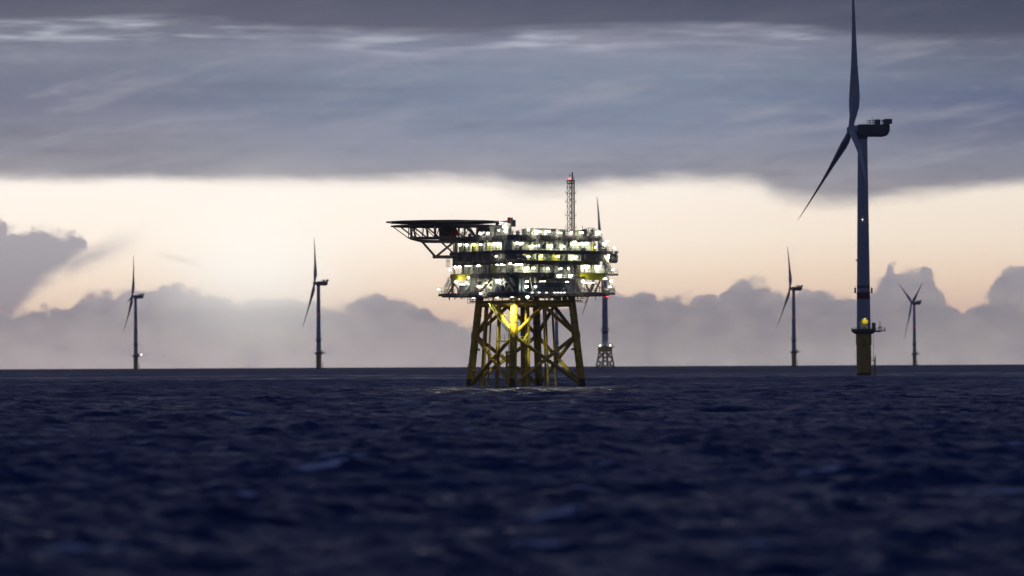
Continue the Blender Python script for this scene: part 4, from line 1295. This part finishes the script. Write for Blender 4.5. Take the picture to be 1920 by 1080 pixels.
# stair from the service walkway down to the node of the front leg
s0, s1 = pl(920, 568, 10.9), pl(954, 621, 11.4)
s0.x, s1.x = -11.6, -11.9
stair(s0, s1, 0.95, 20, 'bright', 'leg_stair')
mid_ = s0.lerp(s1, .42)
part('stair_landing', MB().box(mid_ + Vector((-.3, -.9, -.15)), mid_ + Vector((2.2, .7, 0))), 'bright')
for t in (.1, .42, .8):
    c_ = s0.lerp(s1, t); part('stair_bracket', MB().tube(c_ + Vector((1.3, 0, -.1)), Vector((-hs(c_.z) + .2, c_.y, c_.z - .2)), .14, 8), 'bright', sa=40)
# landing and caged ladder
b12 = lp_(1, 12.0)
lz = zz(640, 955)
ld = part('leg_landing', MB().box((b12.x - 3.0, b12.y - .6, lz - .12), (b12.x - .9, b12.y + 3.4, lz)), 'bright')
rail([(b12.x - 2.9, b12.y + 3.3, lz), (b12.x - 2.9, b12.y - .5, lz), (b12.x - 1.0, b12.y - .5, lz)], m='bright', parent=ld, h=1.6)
q = MB()
lx, ly = b12.x - 1.7, b12.y - 1.0
for s in (-.35, .35): q.tube((lx + s, ly, -1.5), (lx + s, ly, s1.z + .8), .08, 6)
for i in range(30): q.tube((lx - .35, ly, .2 + i * .5), (lx + .35, ly, .2 + i * .5), .045, 5)
for i in range(9):
    z = 8.2 + i * .75
    q.path([(lx - .5, ly, z), (lx - .55, ly - .8, z), (lx + .55, ly - .8, z), (lx + .5, ly, z)], .05, 5)
for s in (-.45, 0, .45): q.tube((lx + s, ly - .8, 8.2), (lx + s, ly - .8, 14.2), .05, 5)
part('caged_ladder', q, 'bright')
# boat landing: two upright fenders with ties
for s in (-1.5, .9):
    f0 = Vector((b12.x - 1.6 + s, b12.y - 1.9 + abs(s) * .1, -3)); f1 = Vector((f0.x + .25, f0.y + .35, 9.2))
    part('fender_tube', MB().tube(f0, f1, .3, 12), 'yellow', sa=40)
    for z in (1.4, 5.2, 8.8):
        c_ = f0.lerp(f1, (z + 3) / 12.2); part('fender_tie', MB().tube(c_, lp_(1, z), .2, 8), 'yellow', sa=40)
# second small landing inside the jacket, right of the front leg
p = pr(983, 640, 9.0)
l2 = part('brace_landing', MB().box(p + Vector((-2.0, -.2, -.12)), p + Vector((1.8, 1.6, 0))), 'deck')
rail([p + Vector((-2.0, -.15, 0)), p + Vector((1.8, -.15, 0))], m='palegreen', parent=l2)
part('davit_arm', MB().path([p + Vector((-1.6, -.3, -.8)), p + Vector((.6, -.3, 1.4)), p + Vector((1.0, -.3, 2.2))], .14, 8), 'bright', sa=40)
part('mooring_line', MB().tube(lp_(0, .4) + Vector((-.852, .524, 0)) * 1.12, lp_(0, 6.0) + Vector((-.852, .524, 0)) * 1.1, .09, 6), 'white')

# ---- lamps, one fitting after another
LAMPS = [  # face, x, y, plane, width, height
    # roof rail level
    ('L', 919, 437, 14.0), ('L', 905, 438, 14.0), ('R', 1003, 437, 14.0), ('R', 1047, 437, 13.9), ('R', 1087, 436.5, 13.9), ('R', 1118, 438, 13.9),
    # upper storey, left bays
    ('L', 858, 459, 12.8), ('L', 867, 459, 12.8), ('L', 879.5, 459, 12.8), ('L', 893, 458.5, 12.8), ('L', 906, 458.5, 12.8), ('L', 921, 457.5, 12.8), ('L', 931, 457, 12.8), ('L', 938.5, 456.5, 12.8),
    ('R', 967, 455.5, 12.8), ('R', 975, 456, 12.8), ('R', 995, 461.5, 12.8), ('R', 1005, 460.5, 12.8), ('R', 1030, 461, 12.8), ('R', 1053, 462, 12.8), ('R', 1075, 454, 12.8), ('R', 1081, 458, 12.8), ('R', 1090, 456, 12.8), ('R', 1098, 456, 12.8), ('R', 1112, 464, 12.8), ('R', 1130, 457, 12.8),
    # second storey recess
    ('R', 988, 481, 12.0), ('R', 1012, 480.5, 12.0), ('R', 1043, 481, 12.0), ('R', 1070, 481.5, 12.0), ('R', 1077, 482, 12.0), ('R', 1137, 484, 14.0),
    # third storey
    ('L', 858, 500, 13.2), ('L', 866, 500, 13.2), ('L', 879, 498, 13.2), ('L', 885, 499, 13.2), ('L', 896.5, 496.5, 13.2), ('L', 902, 498, 13.2), ('L', 916, 495.5, 13.2), ('L', 937, 496, 13.2), ('L', 945, 496, 13.2),
    ('R', 966, 495.5, 12.8), ('R', 974, 496, 12.8), ('R', 985, 503, 12.8), ('R', 997, 503, 12.8), ('R', 1024, 504, 12.8), ('R', 1048, 504, 12.8), ('R', 1061, 504, 12.8), ('R', 1095, 499.5, 13.6), ('R', 1099, 499.5, 13.6), ('R', 1116, 499.5, 13.6), ('R', 1121, 499.5, 13.6),
    # gallery
    ('R', 1047, 516.5, 14.75), ('R', 1068, 516.5, 14.75),
    # cellar
    ('L', 879.5, 529, 13.0), ('L', 918, 531, 12.6), ('L', 903, 537, 12.6), ('R', 985, 528, 13.0), ('R', 1017, 528, 12.6), ('R', 1060, 529, 12.6), ('L', 906, 550.5, 15.6),
]
for l_ in LAMPS: lamp(*l_)
FL = [('L', 945, 425, 14.3), ('L', 940, 432, 13.6), ('L', 951, 433, 13.6), ('R', 988, 431, 13.2), ('R', 1068, 437, 13.4), ('R', 1121, 435.5, 13.0),
      ('L', 856, 528, 17.0), ('L', 879.5, 529.5, 14.6), ('L', 883, 521, 15.2), ('L', 935.5, 526, 14.8), ('L', 941.5, 526, 14.8), ('R', 954, 494.5, 14.6), ('R', 987, 538, 15.2), ('R', 1001.5, 537.5, 15.2), ('R', 1093, 527.5, 17.0),
      ('R', 1132, 523, 15.3), ('L', 827, 542.5, 15.3), ('L', 848, 506, 15.6), ('R', 989, 557, 14.0), ('R', 1141, 538, 15.4), ('R', 1147, 506, 15.0), ('R', 1149, 465, 15.0), ('R', 1143, 527, 15.0), ('R', 1136, 452, 13.0), ('L', 935, 480.5, 14.7), ('R', 1138, 479, 14.6)]
for i, (f_, x, y, c_) in enumerate(FL):
    big = (x, y) in ((987, 538), (1093, 527.5), (989, 557), (945, 425), (856, 528))
    if big:
        flood(fpos(f_, x, y, c_), r=0.30)
    elif x == 935:
        lamp(f_, x, y, c_, w=.3, h=.2)
    else:
        lamp(f_, x, y, c_, w=rnd.uniform(.3, .6), h=rnd.uniform(.2, .4), name='floodlight', kind=rnd.choice(('lamp_dim', 'lamp_mid')))
        pp = fpos(f_, x, y, c_)
        part('lamp_post', MB().tube(pp + Vector((0.05, 0.16, -1.6)), pp + Vector((0.05, 0.16, .3)), .06, 6), 'grey')
# the two floodlights over the front leg and its stair
for (p, tgt, e) in ((Vector((-13.6, -8.6, z0a - .35)), (lp_(1, 16.8)), 12000), (Vector((-12.2, -13.4, z0a - .35)), lp_(1, 17.5), 12000), (Vector((-13.8, 2.4, z0a - .35)), s0.lerp(s1, .5), 8000)):
    h_ = part('stair_floodlight', MB().box(p + Vector((-.35, -.35, .05)), p + Vector((.35, .35, .35))), 'grey')
    part('lamp_glass', MB().box(p + Vector((-.25, -.25, -.02)), p + Vector((.25, .25, .047))), 'lamp_small', h_)
    ll = bpy.data.lights.new('stair_floodlight_light', 'SPOT'); ll.energy = e; ll.color = (.9, 1, .5); ll.spot_size = math.radians(52); ll.spot_blend = .5; ll.shadow_soft_size = .25
    lo = bpy.data.objects.new('stair_floodlight_light', ll); C.objects.link(lo); lo.parent = sub
    lo.location = p + Vector((0, 0, -.3)); lo.rotation_euler = (lo.location - Vector(tgt)).to_track_quat('Z', 'Y').to_euler()
# red beacons
for p in (pr(1139, 557, 15.0),):
    h_ = part('red_beacon', MB().lathe([(.3, -.3), (.3, .0)], 10, p), 'dark'); part('lamp_glass', MB().lathe([(.25, .003), (.25, .35), (.1, .45)], 10, p), 'red_lamp', h_)


# ---------------------------------------------------------------- things standing on the substation
def on(name, label, cat, p, group=None):
    """A thing of its own, placed at local point p on the substation."""
    o = empty(name, PM @ Vector(p), YAW); tag(o, label, cat, group); return o


M['rust'] = mat('faded red oxide steel', (0.16, 0.085, 0.065), 0.6)
# lattice mast
mp = pr(1070.5, 443, 6.0); mp.z = z4b
mast = on('lattice_mast', 'tall lattice radio mast with red lights standing on the roof', 'mast', mp)
Hm = zz(338) - z4b
w = .66
for sx_ in (-1, 1):
    for sy_ in (-1, 1):
        MB().tube((sx_ * w, sy_ * w, 0), (sx_ * w, sy_ * w, Hm), 0.075 if sx_ < 0 else 0.13, 6).build('mast_leg', M['rust'], mast)
nb = 9
for i in range(nb):
    z0, z1 = Hm * i / nb, Hm * (i + 1) / nb
    q = MB()
    for (ax, ay, bx_, by) in ((-w, -w, w, -w), (w, -w, w, w), (w, w, -w, w), (-w, w, -w, -w)):
        q.tube((ax, ay, z0), (bx_, by, z1), .03, 5).tube((bx_, by, z0), (ax, ay, z1), .03, 5).tube((ax, ay, z1), (bx_, by, z1), .055, 5)
    q.build('lattice_bay', M['rust'], mast)
q = MB()
for i in range(int(Hm / .6)): q.tube((w * .2, -w * .1, i * .6), (w * .9, -w * .1, i * .6), .05, 4)
q.tube((w * .2, -w * .1, 0), (w * .2, -w * .1, Hm), .06, 5).tube((w * .95, -w * .1, 0), (w * .95, -w * .1, Hm), .09, 5)
q.build('cable_ladder', M['red'], mast)
MB().box((-w - .15, -w - .15, Hm), (w + .15, w + .15, Hm + .25)).box((-w, -w, Hm * .955), (w, w, Hm * .955 + .2)).build('top_frame', M['dark'], mast)
MB().tube((.5, 0, Hm), (.5, 0, Hm + 2.3), .17, 8).tube((.95, 0, Hm + .2), (.95, 0, Hm + 1.3), .07, 5).tube((-.4, 0, Hm), (-.4, 0, Hm + 1.9), .06, 5).tube((-.4, 0, Hm + 1.4), (.5, 0, Hm + 1.4), .05, 5).build('top_pole', M['dark'], mast)
for k, z in enumerate((Hm * .78, Hm * .62, Hm * .38, Hm * .16)):
    for s in (-1, 1):
        q = MB().tube((s * w, 0, z), (s * (w + .9), 0, z + .15), .06, 5).tube((s * (w + .85), 0, z - .1), (s * (w + .95), 0, z + .7), .05, 5); q.build('antenna_arm', M['dark'], mast)
for (x, y, z) in ((-w - .15, -w - .1, Hm + .35), (-.5, -w - .3, .5), (.6, -w - .3, .9)):
    h_ = MB().box((x - .12, y - .12, z - .35), (x + .12, y + .12, z - .003)).build('obstruction_light', M['dark'], mast)
    MB().lathe([(.26, 0), (.3, .25), (.15, .5)], 10, (x, y, z)).build('lamp_glass', M['red_lamp'], h_)


# containers on the roof
def container(px0, px1, py0, c, m, label, vent=True):
    a, b = pr(px0, 445, c), pr(px1, 445, c)
    h = zz(py0) - z4b; L_ = b.x - a.x
    o = on('roof_container', label, 'container', (a.x, -c, z4b), 'containers on the substation roof')
    MB().box((0, 0, 0.15), (L_, 2.4, h)).build('shell', M[m], o)
    n = int(L_ / .42)
    for i in range(n):
        x = (i + .5) * L_ / n
        MB().box((x - .07, -.06, .3), (x + .07, -.002, h - .15)).build('corrugation', M[m], o)
    for x in (0, L_ - .18): MB().box((x, -.09, .1), (x + .18, -.002, h + .03)).build('corner_post', M['white'], o)
    MB().box((-.15, -.12, h + .003), (L_ + .6, 2.5, h + .15)).build('roof', M['grey'], o)
    return o
container(988, 1001, 431.5, 12.4, 'palegreen', 'pale green roof container left of the long grey container pair')
container(1001.5, 1021, 430.5, 12.6, 'grey', 'grey roof container under a lit lamp, in the middle of the roof row')
container(1022, 1043, 431, 12.6, 'grey', 'grey roof container with a brown end, nearest the lattice mast')
for px in (1012, 1030):
    pass
for l_ in (('R', 1006, 433.8, 12.85), ('R', 1024.5, 434.6, 12.85)): lamp(*l_, w=1.15)

# satellite dome pair, davit crane and boxes on the roof
p = pl(958, 430, 12.0)
cr = on('davit_crane', 'folded deck crane with dark boom head above the roof edge, by the helideck', 'crane', (-12.6, -11.8, z4b))
MB().lathe([(.55, 0), (.55, 1.5), (.7, 1.6), (.7, 2.0)], 14).build('pedestal', M['white'], cr, 40)
MB().box((-1.3, -.7, 2.0), (.8, .7, 3.0)).build('cab', M['white'], cr)
MB().tube((-2.6, -.2, 3.3), (.8, 0, 3.6), .22, 8).tube((-2.4, 0, 2.8), (.6, 0, 2.9), .14, 6).build('boom', M['white'], cr, 40)
MB().box((.7, -.8, 2.2), (1.3, .8, 4.4)).box((1.5, -.6, 2.2), (2.2, .6, 3.9)).build('winch', M['dark'], cr)
MB().box((.55, -.82, 3.6), (.68, .6, 4.5)).build('boom_head', M['red'], cr)
rb = on('roof_cabin', 'small white cabin on the roof beside the helideck bridge', 'cabin', (-13.0, -6.9, z4b))
MB().box((0, -2.6, 0), (3.2, 2.6, 2.5)).build('shell', M['white'], rb)
MB().box((-.1, -2.7, 2.503), (3.3, 2.7, 2.62)).build('roof', M['grey'], rb)
MB().box((-.06, -.5, .1), (-.002, .5, 2.1)).build('door', M['grey'], rb)
for px, w_, h_, m_, lb in ((1056, 1.6, 1.6, 'white', 'white equipment box on the roof just left of the mast'), (1083, 1.9, 1.5, 'white', 'white equipment box on the roof just right of the mast'),
                           (1117, 2.2, 1.7, 'white', 'white box near the right end of the roof, by the edge stair')):
    p = pr(px, 443, 12.4)
    b_ = on('equipment_box', lb, 'equipment box', (p.x, -12.4, z4b), 'boxes on the roof')
    MB().box((-w_ / 2, -.5, .1), (w_ / 2, .7, h_)).build('shell', M[m_], b_)
    MB().box((-w_ / 2 + .1, -.56, .3), (w_ / 2 - .1, -.503, h_ - .2)).build('door', M['palegreen'], b_)
    MB().box((-w_ / 2 - .05, -.55, h_ + .003), (w_ / 2 + .05, .75, h_ + .08)).build('lid', M['grey'], b_)
p = pr(1096, 443, 12.6)
f_ = on('deck_fan', 'dark upright fan unit on the roof with a thin stub aerial', 'fan', (p.x, -12.6, z4b))
MB().lathe([(.3, 0), (.6, .3), (.85, 1.0), (.6, 1.7), (.2, 1.9)], 14).build('housing', M['dark'], f_, 40)
MB().tube((-.6, 0, 1.2), (-.6, 0, 2.8), .07, 5).build('aerial', M['dark'], f_)
p = pr(1107, 443, 12.8)
f_ = on('pipe_frame', 'open rectangular pipe frame on the roof edge between fan and white box', 'frame', (p.x, -12.8, z4b))
q = MB()
for x in (-.9, .9):
    for y in (-.4, .4): MB().tube((x, y, 0), (x, y, 2.1), .09, 6).build('post', M['grey'], f_)
for z in (1.0, 1.5, 2.1): MB().tube((-.9, -.4, z), (.9, -.4, z), .08, 6).build('rail', M['grey'], f_)

# transformer and equipment in the cellar storey
a, b = pr(1009, 548, 14.3), pr(1074, 530, 14.3)
tr = on('transformer_cabin', 'long dark blue box in the lowest storey, beneath the railed gallery', 'cabin', (a.x, -14.3, z0b))
L_, h = b.x - a.x, b.z - z0b
n = 11
for i in range(n):
    MB().box((L_ * i / n + .02, 0, .2), (L_ * (i + 1) / n - .02, .15, h)).build('side_panel', M['navy'], tr)
MB().box((0, .16, .2), (L_, 5.0, h - .02)).build('shell', M['navy'], tr)
MB().box((-.1, -.1, h + .003), (L_ + .1, 5.1, h + .2)).build('roof', M['grey'], tr)
MB().box((0, .1, 0), (L_, 4.9, .197)).build('skid', M['dark'], tr)
# small lights along the transformer foot and roof
for px in (995, 1008, 1022, 1037, 1043, 1049, 1055):
    lamp('R', px, 548.6, 15.35, w=.5, h=.16, kind='lamp_foot', name='foot_light')
for px in (985, 1011, 1017):
    lamp('R', px, 527.8, 14.75, w=.6, h=.18, kind='lamp_foot', name='foot_light')
p = pr(1001, 569, 10.0)
tb = on('tarpaulin_bundle', 'violet sheeted bundle on the walkway above the jacket', 'bundle', (p.x, -9.7, zw))
q = MB(); rings = []
for i, (x, s) in enumerate(((-1.5, .6), (-1.4, .95), (-.5, 1.05), (.3, .95), (1.2, 1.0), (1.45, .6))):
    rings.append([Vector((x, s * .55 * math.cos(t), .62 + s * .62 * max(-1, math.sin(t)) * (1 + .08 * math.sin(3 * t + i)))) for t in np.linspace(0, 2 * PI, 13)[:-1]])
q.loft(rings).build('sheet', M['purple'], tb, 50)
MB().box((-1.3, -.45, 0), (1.3, .45, .06)).build('pallet', M['dark'], tb)
for px, lb in ((1049, 'yellow storage tank left of its twin, under the right half of the decks'), (1060, 'yellow storage tank right of its twin, beside the right-hand leg')):
    p = pr(px, 570, 10.0)
    t_ = on('storage_tank', lb, 'tank', (p.x, -9.7, zw), 'yellow tanks on the jacket walkway')
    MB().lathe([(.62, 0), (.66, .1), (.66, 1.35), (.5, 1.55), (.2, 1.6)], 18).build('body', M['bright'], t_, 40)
    MB().lathe([(.69, .5), (.69, .58)], 18, cap=False).build('hoop', M['grey'], t_)
# white life-raft canisters on the right-hand landings
for i, (px, py, z_, lb) in enumerate(((1141, 510, z1b - .15, 'white life raft canister on the right-hand landing of the main deck'), (1141, 547, z0b - .05, 'white life raft canister on the right-hand landing of the cellar deck'), (1150, 470, z3b, 'white life raft canister at the right end of the upper deck'))):
    r_ = on('life_raft', lb, 'life raft', (16.0 if i else 15.6, -13.0, z_), 'life rafts on the end landings')
    if i == 2: r_.location = PM @ Vector((15.6, -12.2, z_))
    MB().tube((-.8, 0, .85), (.8, 0, .85), .42, 14).build('canister', M['white'], r_, 40)
    for x in (-.45, .45): MB().box((x - .08, -.5, .0), (x + .08, .5, .5)).build('cradle', M['grey'], r_)
    for x in (-.3, .3): MB().tube((x - .04, 0, .85), (x + .04, 0, .85), .44, 14).build('strap', M['dark'], r_)
# big dark exhaust drum bracketed at the right end
p = pr(1149, 487, 13.0)
ex_ = on('exhaust_drum', 'dark drum overhanging the right end under the upper deck', 'drum', (p.x, -13.0, p.z - .9))
MB().tube((-.7, 0, .9), (1.0, 0, .9), .85, 16).build('body', M['dark'], ex_, 40)
MB().box((.9, -.3, 1.5), (1.4, .3, 2.0)).build('spout', M['dark'], ex_)
MB().box((-2.6, -.2, 1.6), (.3, .2, 1.85)).build('bracket', M['dark'], ex_)

# ---------------------------------------------------------------- sea air
hz = MB().box((-15500, -15500, -22), (15500, 15500, 185)).build('haze', bpy.data.materials.new('sea air'))
tag(hz, kind='stuff')
hm = hz.data.materials[0]; hm.use_nodes = True
for n_ in list(hm.node_tree.nodes): hm.node_tree.nodes.remove(n_)
pv = hm.node_tree.nodes.new('ShaderNodeVolumePrincipled')
pv.inputs['Color'].default_value = (0.95, 0.95, 0.97, 1)
pv.inputs['Density'].default_value = HAZE
pv.inputs['Anisotropy'].default_value = 0.6
mo = hm.node_tree.nodes.new('ShaderNodeOutputMaterial')
hm.node_tree.links.new(pv.outputs[0], mo.inputs['Volume'])
